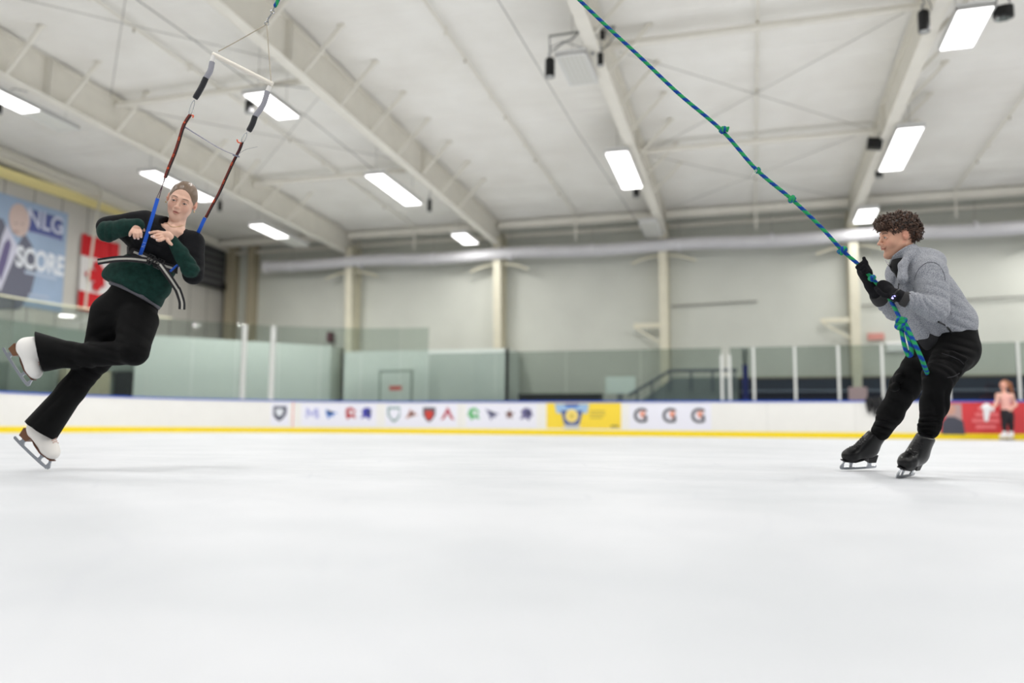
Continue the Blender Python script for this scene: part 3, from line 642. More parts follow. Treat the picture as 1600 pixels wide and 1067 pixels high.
# things behind the left end glass
partition('end_room_wall', [(-21.0, 17.0), (-21.0, 27.1)], 3.3, mat('grey green wall', (150, 162, 154), .6), 'grey-green lower wall behind the end glass under the banner')
tag(MB().bb(-20.9, -20.6, 20.1, 21.9, 0, 2.0).build('beige_door', mat('beige door', (178, 172, 146), .6)), 'beige panel seen between the girl\'s skates above the boards', 'panel')
tag(MB().bb(-20.9, -20.3, 22.4, 24.2, 0, 2.05).build('dark_cabinet', mat('dark cabinet', (56, 60, 62), .5)), 'dark cabinet above the boards behind the girl\'s lower leg', 'cabinet')
tag(MB().bb(-20.95, -20.8, 22.1, 24.6, 2.02, 2.12).build('cabinet_shelf', M_partd), 'grey shelf edge over the dark cabinet', 'shelf')

# banner, flag, scoreboard, netting pole on the end wall
EX = END_X+.03
tb = thing('advert_banner', 'large blue banner with a bald man in a dark suit and the word SCORE', 'banner', (EX, 18.6, 3.85))
def wy(px, py): return PL(px, py, (1, 0, 0), EX)[1:]
def eprism(pts, x, m, name, d=.004): return MB().prism([(x, *wy(*p)) for p in pts], (d, 0, 0)).build(name, m, tb)
MB().bb(EX, EX+.006, 16.4, 20.28, 3.8, 7.05).build('banner_cloth', mat('banner blue', (158, 178, 204), .6, var=.06, vscale=1.2), tb)
eprism([(-60, 336), (4, 342), (14, 368), (24, 390), (38, 364), (50, 384), (57, 420), (48, 458), (30, 483), (-60, 484)], EX+.007, cm(104, 106, 122), 'suit')
eprism([(2, 372), (10, 350), (22, 375), (28, 388), (12, 425), (0, 455), (-14, 440)], EX+.012, cm(206, 206, 222), 'shirt')
eprism([(6, 380), (13, 372), (17, 382), (10, 410), (0, 440), (-6, 420)], EX+.017, cm(104, 96, 136), 'tie')
eprism([(15+cos(a)*17.-.12*sin(a)*10, 347-sin(a)*25) if False else (29+16*cos(a)-2*sin(a), 344-26*sin(a)) for a in np.linspace(0, 2*pi, 24, endpoint=False)], EX+.022, cm(206, 184, 176), 'face')
eprism([(24+2.5*cos(a), 349-1.2*sin(a)) for a in np.linspace(0, 2*pi, 10, endpoint=False)], EX+.027, cm(150, 128, 122), 'eye')
eprism([(34+2.2*cos(a), 350-1.2*sin(a)) for a in np.linspace(0, 2*pi, 10, endpoint=False)], EX+.027, cm(150, 128, 122), 'eye')
eprism([(23+6*cos(a), 362-1.5*sin(a)) for a in np.linspace(0, 2*pi, 10, endpoint=False)], EX+.027, cm(166, 134, 126), 'mouth')
eprism([(45, 326), (97, 341), (97, 377), (45, 362)], EX+.008, cm(82, 92, 150), 'logo_panel')
YZ = Matrix(((0, 0, 1, 0), (1, 0, 0, 0), (0, 1, 0, 0), (0, 0, 0, 1)))
def wtext(s, px, py, size, x, m, bold=0, sx=1.): y, z = wy(px, py); return text(s, size, Matrix.Translation((x, y, z)) @ YZ, m, tb, 'lettering', .003, bold, sx)
wtext('NLG', 71, 348, .78, EX+.014, cm(206, 210, 226), .012, .88)
wtext('SCORE', 63, 410, .86, EX+.014, cm(230, 234, 240), .03, .66)
eprism([(47, 361), (94, 373.5), (94, 375.5), (47, 363)], EX+.014, cm(150, 158, 190), 'fine_print')
eprism([(38, 422), (88, 433), (88, 438), (38, 427)], EX+.014, cm(180, 194, 214), 'fine_print')
eprism([(44, 458), (76, 463), (76, 467), (44, 462)], EX+.014, cm(178, 190, 210), 'fine_print')
eprism([(36, 466), (84, 473), (84, 476), (36, 469)], EX+.014, cm(178, 190, 210), 'fine_print')
tf = thing('national_flag', 'red and white maple leaf flag hung sideways behind the girl', 'flag', (EX, 21.7, 4.0))
FX = EX+.02
def flag_strip(z0, z1, m, nm):
    vs = []; fs = []; n = 24
    for i in range(n+1):
        y = 20.84+1.62*i/n; o = .035*sin(i*.9)+.02*sin(i*2.1)
        vs += [(FX+.04+o, y, z0), (FX+.04+o, y, z1), (FX+.046+o, y, z1), (FX+.046+o, y, z0)]
    for i in range(n):
        for k in range(4): a = i*4+k; b = i*4+(k+1) % 4; fs.append((a, b, b+4, a+4))
    MB().add(vs, fs).build(nm, m, tf)
zc = wy(152, 430)[1]
M_fr = mat('flag red', (206, 24, 34), .6); M_fw = mat('flag white', (232, 230, 228), .6)
flag_strip(5.8, 6.52, M_fr, 'red_band'); flag_strip(4.62, 5.8, M_fw, 'white_band'); flag_strip(3.98, 4.62, M_fr, 'red_band')
LEAF = [(0, 1), (.19, .65), (.36, .75), (.27, .25), (.52, .48), (.56, .36), (.83, .42), (.76, .18), (.9, .08), (.47, -.28), (.52, -.46), (.05, -.38), (.05, -.85)]
LEAF = LEAF+[(-a, b) for a, b in LEAF[::-1][:-1]]
yc = wy(152, 430)[0]-.06
MB().prism([(FX+.11, yc-.0-b*.62, 5.2+a*.62) for a, b in LEAF], (.006, 0, 0)).build('maple_leaf', M_fr, tf)
ts_ = thing('scoreboard', 'dark boxy scoreboard with louvres on the end wall by the girl\'s elbow', 'scoreboard', (END_X+.2, 27.2, 5.8))
MB().bb(END_X+.01, END_X+.3, 26.3, 28.1, 5.85, 7.7).build('case', mat('dark grey case', (62, 62, 64), .6), ts_)
for k in range(6): MB().bb(END_X+.3, END_X+.32, 26.4, 28.0, 6.0+.28*k, 6.12+.28*k).build('louvre', cm(96, 96, 98), ts_)
MB().bb(END_X+.3, END_X+.34, 27.9, 28.15, 5.8, 6.1).build('horn', M_black, ts_)
m_ = MB(); z_ = lambda px, py: tuple(PL(px, py, (1, 0, 0), -20.6))
m_.tube([z_(-20, 224), z_(70, 262), z_(150, 291), z_(158, 300), z_(150, 345), z_(141, 410), z_(133, 480)], .035, 8)
tag(m_.build('netting_pole', mat('pale pole', (220, 216, 200), .5), smooth=True), 'thin pale netting frame pole in front of the flag', 'pole')

# ------------------------------------------------------------------ figures: signed-distance modelling, meshed to one surface
import openvdb
def unit(v): v = np.array(v, float); return v/np.linalg.norm(v)
class SDF:
    """prims: (fn, bbox_lo, bbox_hi, k, op, colour); points in the figure's own view-aligned frame"""
    def __init__(s): s.p = []; s.warps = []
    def _add(s, fn, lo, hi, k, op, col): s.p.append((fn, np.array(lo)-k-.01, np.array(hi)+k+.01, k, op, col)); return s
    def cone(s, a, b, r1, r2, k=.02, op='u', col=None, flat=None):
        """rounded cone a->b; flat=(axis, f): cross-section scaled by f along that axis"""
        a = np.array(a, float); b = np.array(b, float); R_ = max(r1, r2)*(max(1, flat[1]) if flat else 1)
        ax = unit(flat[0]) if flat else None; f = flat[1] if flat else 1.
        def tr(P, c):
            if ax is None: return P
            d = (P-c)@ax; return P+np.outer(d*(1/f-1), ax)
        def fn(P):
            if ax is not None:
                P2 = tr(P, a); b2 = (b-a); b2 = a+b2+ax*(b2@ax)*(1/f-1)
            else: P2, b2 = P, b
            ba = b2-a; L2 = ba@ba; pa = P2-a; t = np.clip((pa@ba)/max(L2, 1e-12), 0, 1)
            d = np.linalg.norm(pa-t[:, None]*ba, axis=1)-(r1+(r2-r1)*t)
            return d*(min(1., f) if f < 1 else 1.)
        return s._add(fn, np.minimum(a, b)-R_, np.maximum(a, b)+R_, k, op, col)
    def ell(s, c, r, M=None, k=.02, op='u', col=None):
        c = np.array(c, float); r = np.array(r, float); M = np.eye(3) if M is None else np.array(M, float)   # columns = axes
        def fn(P):
            q = (P-c)@M; n = np.linalg.norm(q/r, axis=1); g = np.linalg.norm(q/(r*r), axis=1)+1e-9
            return n*(n-1)/g
        return s._add(fn, c-r.max(), c+r.max(), k, op, col)
    def box(s, c, h, M=None, rd=.005, k=.01, op='u', col=None):
        c = np.array(c, float); h = np.array(h, float)-rd; M = np.eye(3) if M is None else np.array(M, float)
        def fn(P):
            q = np.abs((P-c)@M)-h; return np.linalg.norm(np.maximum(q, 0), axis=1)+np.minimum(q.max(1), 0)-rd
        e = np.linalg.norm(h)+rd
        return s._add(fn, c-e, c+e, k, op, col)
    def half(s, c, n, k=.008, reg=None):
        """cut away everything on the side n points to (inside sphere reg=(centre, radius) if given)"""
        c = np.array(c, float); n = unit(n)
        def fn(P):
            d = -(P-c)@n
            if reg: d = np.maximum(d, np.linalg.norm(P-np.array(reg[0]), axis=1)-reg[1])
            return d
        lo, hi = ((-9,)*3, (9,)*3) if not reg else (np.array(reg[0])-reg[1], np.array(reg[0])+reg[1])
        return s._add(fn, lo, hi, k, 's', None)
    def warp(s, fn): s.warps.append(fn); return s
    def ev(s, P, D=None):
        D = np.full(len(P), .25)
        for fn, lo, hi, k, op, col in s.p:
            m = np.all((P > lo) & (P < hi), axis=1)
            if not m.any(): continue
            d = fn(P[m]); D[m] = comb(D[m], d, k, op)
        for w_ in s.warps: D = D+w_(P)
        return D
    def bounds(s):
        lo = np.min([p[1] for p in s.p if p[4] == 'u'], 0); hi = np.max([p[2] for p in s.p if p[4] == 'u'], 0); return lo-.01, hi+.01
    def mesh(s, vox, lo=None, hi=None, default=(.5, .5, .5)):
        l, h = s.bounds(); lo = l if lo is None else np.array(lo); hi = h if hi is None else np.array(hi)
        n = np.ceil((hi-lo)/vox).astype(int)+1; G = [lo[i]+vox*np.arange(n[i]) for i in range(3)]
        D = np.full(n, .25)
        for fn, pl, ph, k, op, col in s.p:
            i0 = np.clip(np.floor((pl-lo)/vox).astype(int), 0, n); i1 = np.clip(np.ceil((ph-lo)/vox).astype(int)+1, 0, n)
            if np.any(i1 <= i0): continue
            sl = tuple(slice(a, b) for a, b in zip(i0, i1)); X, Y, Z = np.meshgrid(*[G[i][sl[i]] for i in range(3)], indexing='ij')
            P = np.stack([X.ravel(), Y.ravel(), Z.ravel()], 1); d = fn(P).reshape(X.shape); D[sl] = comb(D[sl], d, k, op)
        if s.warps:
            m = np.abs(D) < .05; I = np.argwhere(m); P = lo+vox*I; dd = np.zeros(len(P))
            for w_ in s.warps: dd += w_(P)
            D[m] += dd
        D = np.clip(D, -4*vox, 4*vox)
        g = openvdb.FloatGrid(4*vox); g.copyFromArray(D.astype(np.float32)); pts, q = g.convertToQuads(0.0)
        pts = np.array(pts, float)*vox+lo; q = np.array(q)[:, ::-1]
        C = np.tile(np.array(default, float), (len(pts), 1)); best = np.full(len(pts), 1e9)
        for fn, pl, ph, k, op, col in s.p:
            if col is None or op != 'u': continue
            m = np.all((pts > pl-.02) & (pts < ph+.02), axis=1)
            if not m.any(): continue
            idx = np.where(m)[0]; d = fn(pts[idx]); b = d < best[idx]; best[idx[b]] = d[b]; C[idx[b]] = col
        return pts, q, C
def comb(a, b, k, op):
    if op == 'u':
        h = np.maximum(k-np.abs(a-b), 0)/k; return np.minimum(a, b)-h*h*k*.25
    b = -b; h = np.maximum(k-np.abs(a-b), 0)/k; return np.maximum(a, b)+h*h*k*.25
def make_mesh(name, parts, m, parent, base, frame=True, smooth=True):
    """parts: list of (pts, faces, colours) in view axes; parent is an Empty at base, turned with the view"""
    V = []; Fs = []; Cs = []; o = 0
    for p, f, c in parts: V.append(np.array(p, float)); Fs += [tuple(int(i)+o for i in q) for q in f]; Cs.append(np.tile(np.array(c, float), (len(p), 1)) if np.ndim(c) == 1 else np.array(c)); o += len(p)
    V = np.concatenate(V)-np.array(base); Cs = np.concatenate(Cs)
    me = bpy.data.meshes.new(name); me.from_pydata(V.tolist(), [], Fs)
    ca = me.color_attributes.new('Col', 'FLOAT_COLOR', 'POINT'); ca.data.foreach_set('color', np.concatenate([Cs, np.ones((len(Cs), 1))], 1).ravel())
    me.materials.append(m); me.shade_smooth() if smooth else None
    ob = bpy.data.objects.new(name, me); COL.objects.link(ob); ob.parent = parent
    return ob
def mbp(mb, c):                       # MB -> part tuple in view axes
    return (np.array(mb.v), mb.f, c)
def local(name, mb, m, parent, base, smooth=True):
    """an MB whose vertices are in view axes, linked under the view-turned Empty"""
    me = bpy.data.meshes.new(name); me.from_pydata((np.array(mb.v)-np.array(base)).tolist(), [], mb.f); fix_normals(me); me.materials.append(m)
    if smooth: smooth_by_angle(me)
    ob = bpy.data.objects.new(name, me); COL.objects.link(ob); ob.parent = parent; return ob
def person(name, label, base):
    return thing(name, label, 'person', W(np.array(base)), PHI)
def folds(c, ax, R_, amp, freq, ph=0., seed=0):
    """cloth folds: ripples along ax fading out R_ metres from c"""
    c = np.array(c, float); ax = unit(ax); rg = np.random.default_rng(seed); a2 = unit(rg.normal(size=3)); a3 = unit(rg.normal(size=3))
    def fn(P):
        d = P-c; w_ = np.exp(-(d*d).sum(1)/(R_*R_)); t = d@ax
        u = .5*(freq*t+ph+2.6*np.sin(8*(d@a2)+seed)+1.1*np.sin(16*(d@a3)))
        return 2.1*amp*w_*(.62-np.abs(np.sin(u)))
    return fn
def rumple(amp, f=14, seed=0):
    rg = np.random.default_rng(seed); D_ = rg.normal(size=(5, 3)); D_ /= np.linalg.norm(D_, axis=1)[:, None]; ph = rg.uniform(0, 6, 5)
    def fn(P):
        v = 0
        for i in range(5): v = v+np.sin(f*(1+.35*i)*(P@D_[i])+ph[i]+1.3*np.sin(f*.5*(P@D_[(i+1) % 5])))
        return amp*v/3
    return fn
def onto(sd, px, py, d0, off=.004, d1=None):
    """march the sight line through (px,py) from depth d0 to the surface of sd; returns point off metres in front and the normal"""
    d = d0; q = Q(px, py, d)
    for _ in range(400):
        q = Q(px, py, d); v = sd.ev(q[None])[0]
        if v < .002: break
        d += max(v*.6, .001)
        if d > d0+1.2: break
    e = .003; n = np.array([sd.ev((q+e*u)[None])[0]-sd.ev((q-e*u)[None])[0] for u in np.eye(3)]); n = n/(np.linalg.norm(n)+1e-9)
    return q+n*off, n
def catmull(P, n=8):
    P = [np.array(p, float) for p in P]; P = [2*P[0]-P[1]]+P+[2*P[-1]-P[-2]]; out = []
    for i in range(1, len(P)-2):
        for k in range(n):
            t = k/n; a, b, c, d = P[i-1], P[i], P[i+1], P[i+2]
            out.append(.5*((2*b)+(c-a)*t+(2*a-5*b+4*c-d)*t*t+(3*b-3*c+d-a)*t**3))
    out.append(P[-2]); return out
def head_frame(c, yaw, pitch, tilt):
    """yaw: turned to the picture's left of the camera, pitch down, tilt of the crown to the picture's right; columns = her left, face, crown"""
    v = unit(CO-c); s_ = unit(np.cross(np.array([0, 0, 1.]), v)); u = np.cross(v, s_)   # s_ = picture left->? (checked below)
    right = -s_ if s_[0] < 0 else s_
    # picture right = +x side
    f = v*cos(yaw)-right*sin(yaw); side = right*cos(yaw)+v*sin(yaw)
    up = u
    up, side = up*cos(tilt)+side*sin(tilt), side*cos(tilt)-up*sin(tilt)
    f, up = f*cos(pitch)-up*sin(pitch), up*cos(pitch)+f*sin(pitch)
    return np.stack([side, f, up], 1)
SKIN = lin(222, 180, 158)
def head_sdf(c, M, sc=1., male=False, skin=SKIN):
    s = SDF(); L = lambda x, y, z: c+M@(np.array([x, y, z])*sc)
    def cone(a, b, r1, r2, k=.015, op='u', col=skin): s.cone(L(*a), L(*b), r1*sc, r2*sc, k*sc, op, col)
    def ell(a, r, k=.015, op='u', col=skin, rot=None): s.ell(L(*a), np.array(r)*sc, M if rot is None else M@rot, k*sc, op, col)
    ell((0, -.018, .030), (.076, .096, .088))
    ell((0, .018, -.028), (.063 if male else .0590, .070, .088 if male else .083), k=.03)
    j = .006 if male else 0
    for g in (-1, 1):
        cone((g*((.048 if male else .043)+j), -.004, -.056 if male else -.050), (g*.013, .060, (-.098 if male else -.095)-j*1.3), .020 if male else .018, .016, k=.035)
        ell((g*.038, .050, -.030), (.024, .026, .028), k=.02)
        cone((g*.012, .081, .022), (g*.044, .064, .020), .011+j*.3, .009, k=.014)
    ell((0, .066, (-.103 if male else -.099)-j), (.020, .018, .015), k=.02)
    for g in (-1, 1): ell((g*.031, .092, .001), (.019, .016, .012), k=.014, op='s')
    nz = 0 if male else .004
    cone((0, .083, .010), (0, .102+j-nz, -.030), .0072, .0092-nz*.4, k=.012)
    ell((0, .103+j-nz, -.033), (.0105-nz*.3, .0105, .0085), k=.008)
    for g in (-1, 1): ell((g*.0125, .093+j*.6-nz*.5, -.035), (.0072, .009, .0065), k=.007)
    for g in (-1, 1): ell((g*.007, .099+j-nz, -.0422), (.0032, .004, .0035), k=.004, op='s')
    ell((0, .088, -.051), (.020, .011, .010), k=.014)
    ell((0, .0925, -.0585), (.021, .009, .0046), k=.005); ell((0, .0905, -.0685), (.018, .009, .0052), k=.005)
    ell((0, .102, -.0632), (.020, .006, .0013 if male else .0024), k=.004, op='s')
    for g in (-1, 1):
        # eyelids
        ell((g*.031, .0775, .000), (.0155, .0125, .0125), k=.004)
        R_ = np.array(Matrix.Rotation(g*.35, 3, 'Z') @ Matrix.Rotation(-.15, 3, 'X'))
        ell((g*.080, -.012, -.002), (.0085, .0175, .029), k=.005, rot=R_)
        ell((g*.0895, -.010, .004), (.0055, .0105, .018), k=.003, op='s', rot=R_); ell((g*.084, .002, -.006), (.005, .005, .008), k=.003, rot=R_)
    return s
def face_paint(pts, C, c, M, sc, brow, lip, male=False, hairline=None):
    q = (pts-c)@M/sc; x, y, z = q.T; ax = np.abs(x); front = y > .05
    def mixc(m, col, a=1.):
        a = np.clip(m, 0, 1)[:, None]*a; return C*(1-a)+np.array(col)*a
    g = lambda dx, dz, sx, sz: np.exp(-((dx/sx)**2+(dz/sz)**2)**2)
    C = mixc(front*g(x, z+.0625, .0195, .0082)*(y > .08), lip, .8)
    C = mixc(front*g(x, z+.0632, .018, .0013)*(y > .08), np.array(lip)*.35, .9)
    bz = .0215+.004*np.cos((ax-.03)*60)-.10*np.maximum(ax-.035, 0)
    C = mixc((front | (y > .04))*np.exp(-((z-bz)/(.0034 if not male else .0048))**4)*np.exp(-((ax-.030)/.0175)**6), brow, .85)
    ez = z-.0005
    hh = .0050 if male else .0043; ez = z+.0008
    almond = (((ax-.031)/.0140)**2+(ez/(hh*np.sqrt(np.maximum(1-((ax-.031)/.0150)**2, .05))))**2)
    inn = front & (almond < 1)
    rim = front & (almond >= 1) & (almond < 1.9) & (ez > -.001) & (np.abs(ax-.031) < .0142)
    C[inn] = lin(186, 172, 166); C[rim] = lin(54, 38, 34)
    gx = .0015 if not male else .003
    ir = front & ((((ax-.031-np.sign(x)*gx*0)/.0062)**2+((ez+.0012)/.0062)**2) < 1) & inn
    C[ir] = lin(70, 66, 62) if not male else lin(74, 78, 70)
    pu = front & ((((ax-.031)/.0028)**2+((ez+.0012)/.0028)**2) < 1) & inn; C[pu] = lin(16, 14, 14)
    if not male: C = mixc(front*np.exp(-((np.abs(ax-.031))/.016)**4-((z-.0085)/.0045)**2), lin(150, 104, 84), .45)  # socket shade painted as a brown band over her upper lids
    # warmth of nose, cheeks and ears
    C = mixc(g(ax-.040, z+.032, .022, .022)*front, lin(212, 142, 122), .3)
    C = mixc(g(x, z+.034, .012, .010)*(y > .09), lin(214, 146, 126), .4)
    C = mixc(((ax > .074) & (ax < .11) & (np.abs(z) < .045) & (np.abs(y) < .045))*1., lin(216, 142, 122), .45)
    if male:
        st = np.clip((-.045-z)/.02, 0, 1)*(y > -.01)*np.clip(1-g(x, z+.0625, .022, .009)*1.2, 0, 1); C = mixc(st, lin(128, 96, 78), .28)
        C = mixc(g(x, z+.050, .026, .006)*(y > .07), lin(120, 88, 70), .38)
    return C
def finger(s, pts, r0, r1, col, k=.004):
    n = len(pts)-1
    for i in range(n):
        a = r0+(r1-r0)*i/n; b = r0+(r1-r0)*(i+1)/n; s.cone(pts[i], pts[i+1], a, b, k, 'u', col)
def boot_frame(heel, toe, hint):
    """heel, toe: blade ends; hint: a point up the leg; columns = toe direction, side, up"""
    x = unit(np.array(toe)-np.array(heel)); u = np.array(hint)-np.array(heel); u = unit(u-x*(u@x)); y = np.cross(u, x); o = (np.array(heel)+np.array(toe))/2
    return o, np.stack([x, y, u], 1), np.linalg.norm(np.array(toe)-np.array(heel))/.285
def skate(parent, base, heel, toe, hint, colour, sole, heelc, lacec, gloss, label, shaft=.26, hidden=0., name='ice_skate', lean=0.):
    o, M, sc = boot_frame(heel, toe, hint); sc = min(max(sc, .92), 1.06); L = lambda x, y, z: o+M@(np.array([x, y, z])*sc)
    mb_ = mat('boot '+label, colour, gloss, spec=.35, attr=True, bump=.05, bscale=60)
    s = SDF(); c = lin(colour); A = lambda a, b, r1, r2, k=.03, fl=None: s.cone(L(*a), L(*b), r1*sc, r2*sc, k, 'u', c, flat=fl)
    yax = M[:, 1]
    A((-.080, 0, .138), (-.055, 0, .128), .041, .040); A((-.05, 0, .126), (.070, 0, .104), .042, .042, fl=(yax, .98)); A((.070, 0, .102), (.104, 0, .096), .042, .037, fl=(yax, 1.06))
    A((-.072, 0, .14), (-.066+lean, 0, shaft), .044, .050, k=.04, fl=(yax, .84)); A((-.03, 0, .16), (-.026+lean, 0, shaft), .044, .044, k=.05, fl=(yax, .84)); A((.0, 0, .13), (-.02+lean*.4, 0, .18), .045, .044, k=.04, fl=(yax, .84))
    s.half(L(0, 0, .062), -M[:, 2], k=.006); s.half(L(-.066+lean, 0, shaft+.02), M[:, 2], k=.012)
    # raised arch under the boot
    s.ell(L(-.035, 0, .055), np.array((.045, .08, .030))*sc, M, k=.015, op='s')
    boot = make_mesh(name, [s.mesh(.004)], mb_, parent, base); boot['label'] = label
    # sole and stacked heel
    m_ = MB(); prof = [(-.118, .094), (-.05, .088), (.0, .070), (.06, .058), (.135, .060), (.14, .068), (.06, .066), (.0, .078), (-.045, .096), (-.118, .103)]
    wd = lambda x: .028 if x < 0 else .036-max(0, x-.09)*.35
    vs = []
    for x, z in prof: vs.append((L(x, -wd(x), z), L(x, wd(x), z)))
    n = len(prof); m_.add([v[0] for v in vs]+[v[1] for v in vs], [tuple(range(n)), tuple(range(2*n-1, n-1, -1))]+[(i, i+n, (i+1) % n+n, (i+1) % n) for i in range(n)])
    so = local('sole', m_, mat('sole '+label, sole, .4), parent, base, False); so.parent = boot
    m_ = MB(); hb = [(-.125, .100), (-.04, .092), (-.060, .050), (-.118, .050)]
    for sgn in (1,):
        p0 = [L(x, -.027, z) for x, z in hb]; m_.prism(p0, M[:, 1]*.054*sc)
    hh = local('heel', m_, mat('heel '+label, heelc, .45), parent, base, False); hh.parent = boot
    # blade: runner with toe pick, two stanchions and mounting plates
    run = [(-.155, .012), (-.150, .004), (-.10, .0005), (0, -.001), (.09, .0), (.125, .003), (.130, .001), (.136, .008), (.142, .006), (.148, .016), (.150, .026), (.140, .024), (.12, .019), (0, .016), (-.10, .017), (-.15, .021)]
    m_ = MB(); m_.prism([L(x, -.0022, z) for x, z in run], M[:, 1]*.0044)
    for q in ([(-.112, .016), (-.070, .016), (-.078, .030), (-.066, .052), (-.112, .052), (-.102, .032)], [(.050, .017), (.072, .018), (.070, .032), (.088, .060), (.040, .060), (.054, .034)], [(.118, .018), (.147, .026), (.136, .042), (.128, .062), (.112, .060), (.122, .040)]):
        m_.prism([L(x, -.004, z) for x, z in q], M[:, 1]*.008)
    for (xa, xb, z) in ((-.115, -.062, .051), (.035, .128, .060)): m_.prism([L(xa, -.016, z), L(xb, -.016, z), L(xb, -.016, z+.004), L(xa, -.016, z+.004)], M[:, 1]*.032)
    bl = local('blade', m_, mat('blade steel', (186, 190, 196), .22, metal=.9), parent, base, False); bl.parent = boot
    # laces zigzag over the tongue
    m_ = MB(); tops = []
    core = [(.060, .095, (.35, 1)), (.040, .105, (.5, 1)), (.020, .118, (.6, .9)), (.0, .132, (.75, .8)), (-.018, .148, (.9, .6)), (-.030, .168, (1, .35)), (-.036+lean*.3, .190, (1, .2)), (-.036+lean*.5, .212, (1, .1)), (-.036+lean*.8, .232, (1, .05))]
    core = [q_ for q_ in core if q_[1] < shaft-.012]
    for x, z, dr in core:
        dirn = unit(M@np.array([dr[0], 0, dr[1]])); row = []
        for y in (-.020, .020):
            p = L(x, y, z)
            for _ in range(200):
                if s.ev(p[None])[0] > .001: break
                p = p+dirn*.001
            row.append(p)
        tops.append(row)
    for i in range(len(tops)-1):
        (a, b), (c2, d2) = tops[i], tops[i+1]; up_ = unit(M@np.array([.6, 0, .6]))*.004
        m_.tube([a, (a+d2)/2+up_, d2], .0024, 5); m_.tube([b, (b+c2)/2+up_, c2], .0024, 5)
    for a, b in tops:
        for q_ in (a, b): m_.box(q_, (.005, .005, .005))
    la = local('lace', m_, mat('lace '+label, lacec, .7), parent, base); la.parent = boot
    for q in (so, hh, bl, la): q.matrix_parent_inverse = Matrix.Identity(4)
    return boot, s
def uvball(c, r, col, n=14):
    mb = MB(); mb.lathe([(r*sin(pi*(i+.001)/n)+1e-5, -r*cos(pi*i/n)) for i in range(n+1)], Matrix.Translation(Vector(c)), n); return mbp(mb, col)
M_skin = mat('skin', (220, 170, 145), .5, spec=.35, attr=True, bump=.03, bscale=300)

def cutn(pa, pb, away, v):
    """normal of the plane through pa, pb and the line of sight, pointing away from the point "away's" side"""
    n = unit(np.cross(unit(pb-pa), v)); return -n if (np.array(away)-pa)@n > 0 else n

def creases(sd, items, d0):
    """cloth creases centred on the surface seen at each pixel: (px, py, direction across the folds, reach, depth, frequency, seed)"""
    fs = [folds(onto(sd, a, b, d0, 0)[0], ax, R_, am, fr, seed=s_) for a, b, ax, R_, am, fr, s_ in items]
    for f_ in fs: sd.warp(f_)

# ================================================================== the girl in the harness
WD = 4.69
def w_(px, py, dd=0.): return Q(px, py, WD+dd)
GB = np.array([Q(73, 738, WD)[0], WD, 0.])
girl = person('person', 'girl in a black and green sweater and white skates, balancing on one leg', GB)
VW = unit(np.array([-(w_(240, 400)[0]), -WD, 0]))     # towards the camera
cBLK = lin(10, 11, 15); cGRN = lin(15, 48, 42)
hc = w_(284, 314.5, -.02); HM = head_frame(hc, .15, .07, .25); HS = .985
# sweater
sw = SDF(); FL = (VW, .74)
sw.cone(w_(230, 352), w_(291, 377), .068, .064, .03, col=cBLK)                       # shoulder line
sw.cone(w_(262, 366), w_(254, 384), .100, .128, .05, col=cBLK, flat=FL)
sw.cone(w_(204, 366, .02), w_(222, 380, .0), .062, .075, .04, col=cBLK)
sw.cone(w_(252, 378), w_(240, 410), .132, .122, .04, col=cBLK, flat=FL)
sw.cone(w_(238, 414), w_(217, 441), .128, .166, .03, col=cGRN, flat=FL)
sw.cone(w_(217, 441), w_(211, 456), .166, .164, .03, col=cGRN, flat=FL)
sw.ell(w_(182, 429, -.02), (.075, .075, .055), k=.05, col=cGRN); sw.ell(w_(248, 446, -.02), (.07, .07, .075), k=.05, col=cGRN)
sw.half(w_(208, 460), np.cross(unit(w_(250, 480.5)-w_(166, 441)), VW)*1.0, k=.012)
if (np.cross(unit(w_(250, 480.5)-w_(166, 441)), VW))[2] > 0: sw.p[-1] = None
sw.p = [p for p in sw.p if p is not None]
hn = np.cross(unit(w_(250, 480.5)-w_(166, 441)), VW); hn = -hn if hn[2] > 0 else hn
sw.half(w_(208, 461), hn, k=.012)
eR, wR = w_(164, 361, -.09), w_(214.5, 351.5, -.225); eL, wL = w_(301, 429, -.09), w_(269.5, 376, -.20)
sw.cone(w_(226, 347), w_(168, 355, -.05), .072, .062, .03, col=cBLK)
sw.cone(w_(301, 378, -.01), w_(302, 428, -.07), .066, .060, .03, col=cBLK)
sw.cone(w_(168, 362, -.12), w_(194, 355.5, -.18), .060, .047, .014, col=cGRN); sw.cone(w_(194, 355.5, -.18), wR, .047, .038, .014, col=cGRN)
sw.cone(w_(297, 420, -.13), w_(283, 396, -.17), .050, .042, .014, col=cGRN); sw.cone(w_(283, 396, -.17), wL, .042, .031, .014, col=cGRN)
nk = w_(272, 352, -.03)
sw.ell(w_(272, 347, -.070), (.084, .060, .056), k=.010, op='s'); sw.cone(w_(279, 345, 0), w_(272, 356, -.01), .062, .060, .01, 's')
creases(sw, [(168, 362, (1, .2, -.1), .08, .0035, 150, 1), (200, 352, (1, 0, .1), .05, .003, 220, 2), (286, 405, (.5, 0, 1), .08, .003, 150, 3), (240, 388, (.4, 0, 1), .10, .003, 110, 4), (225, 435, (.9, 0, .4), .20, .004, 80, 5),
             (205, 380, (.7, 0, .7), .08, .0035, 120, 6), (262, 385, (-.5, 0, .8), .08, .003, 110, 7), (305, 420, (.3, 0, 1), .07, .003, 140, 8), (230, 345, (1, 0, .5), .08, .003, 110, 9), (200, 440, (.4, 0, 1), .10, .004, 90, 10)], WD-.6)
sw.warp(rumple(.0022, 22, 3))
M_sw = mat('velvet sweater', (30, 60, 54), .8, spec=.2, attr=True, var=.22, vscale=45, bump=.3, bscale=180)
make_mesh('sweater', [sw.mesh(.0045)], M_sw, girl, GB)
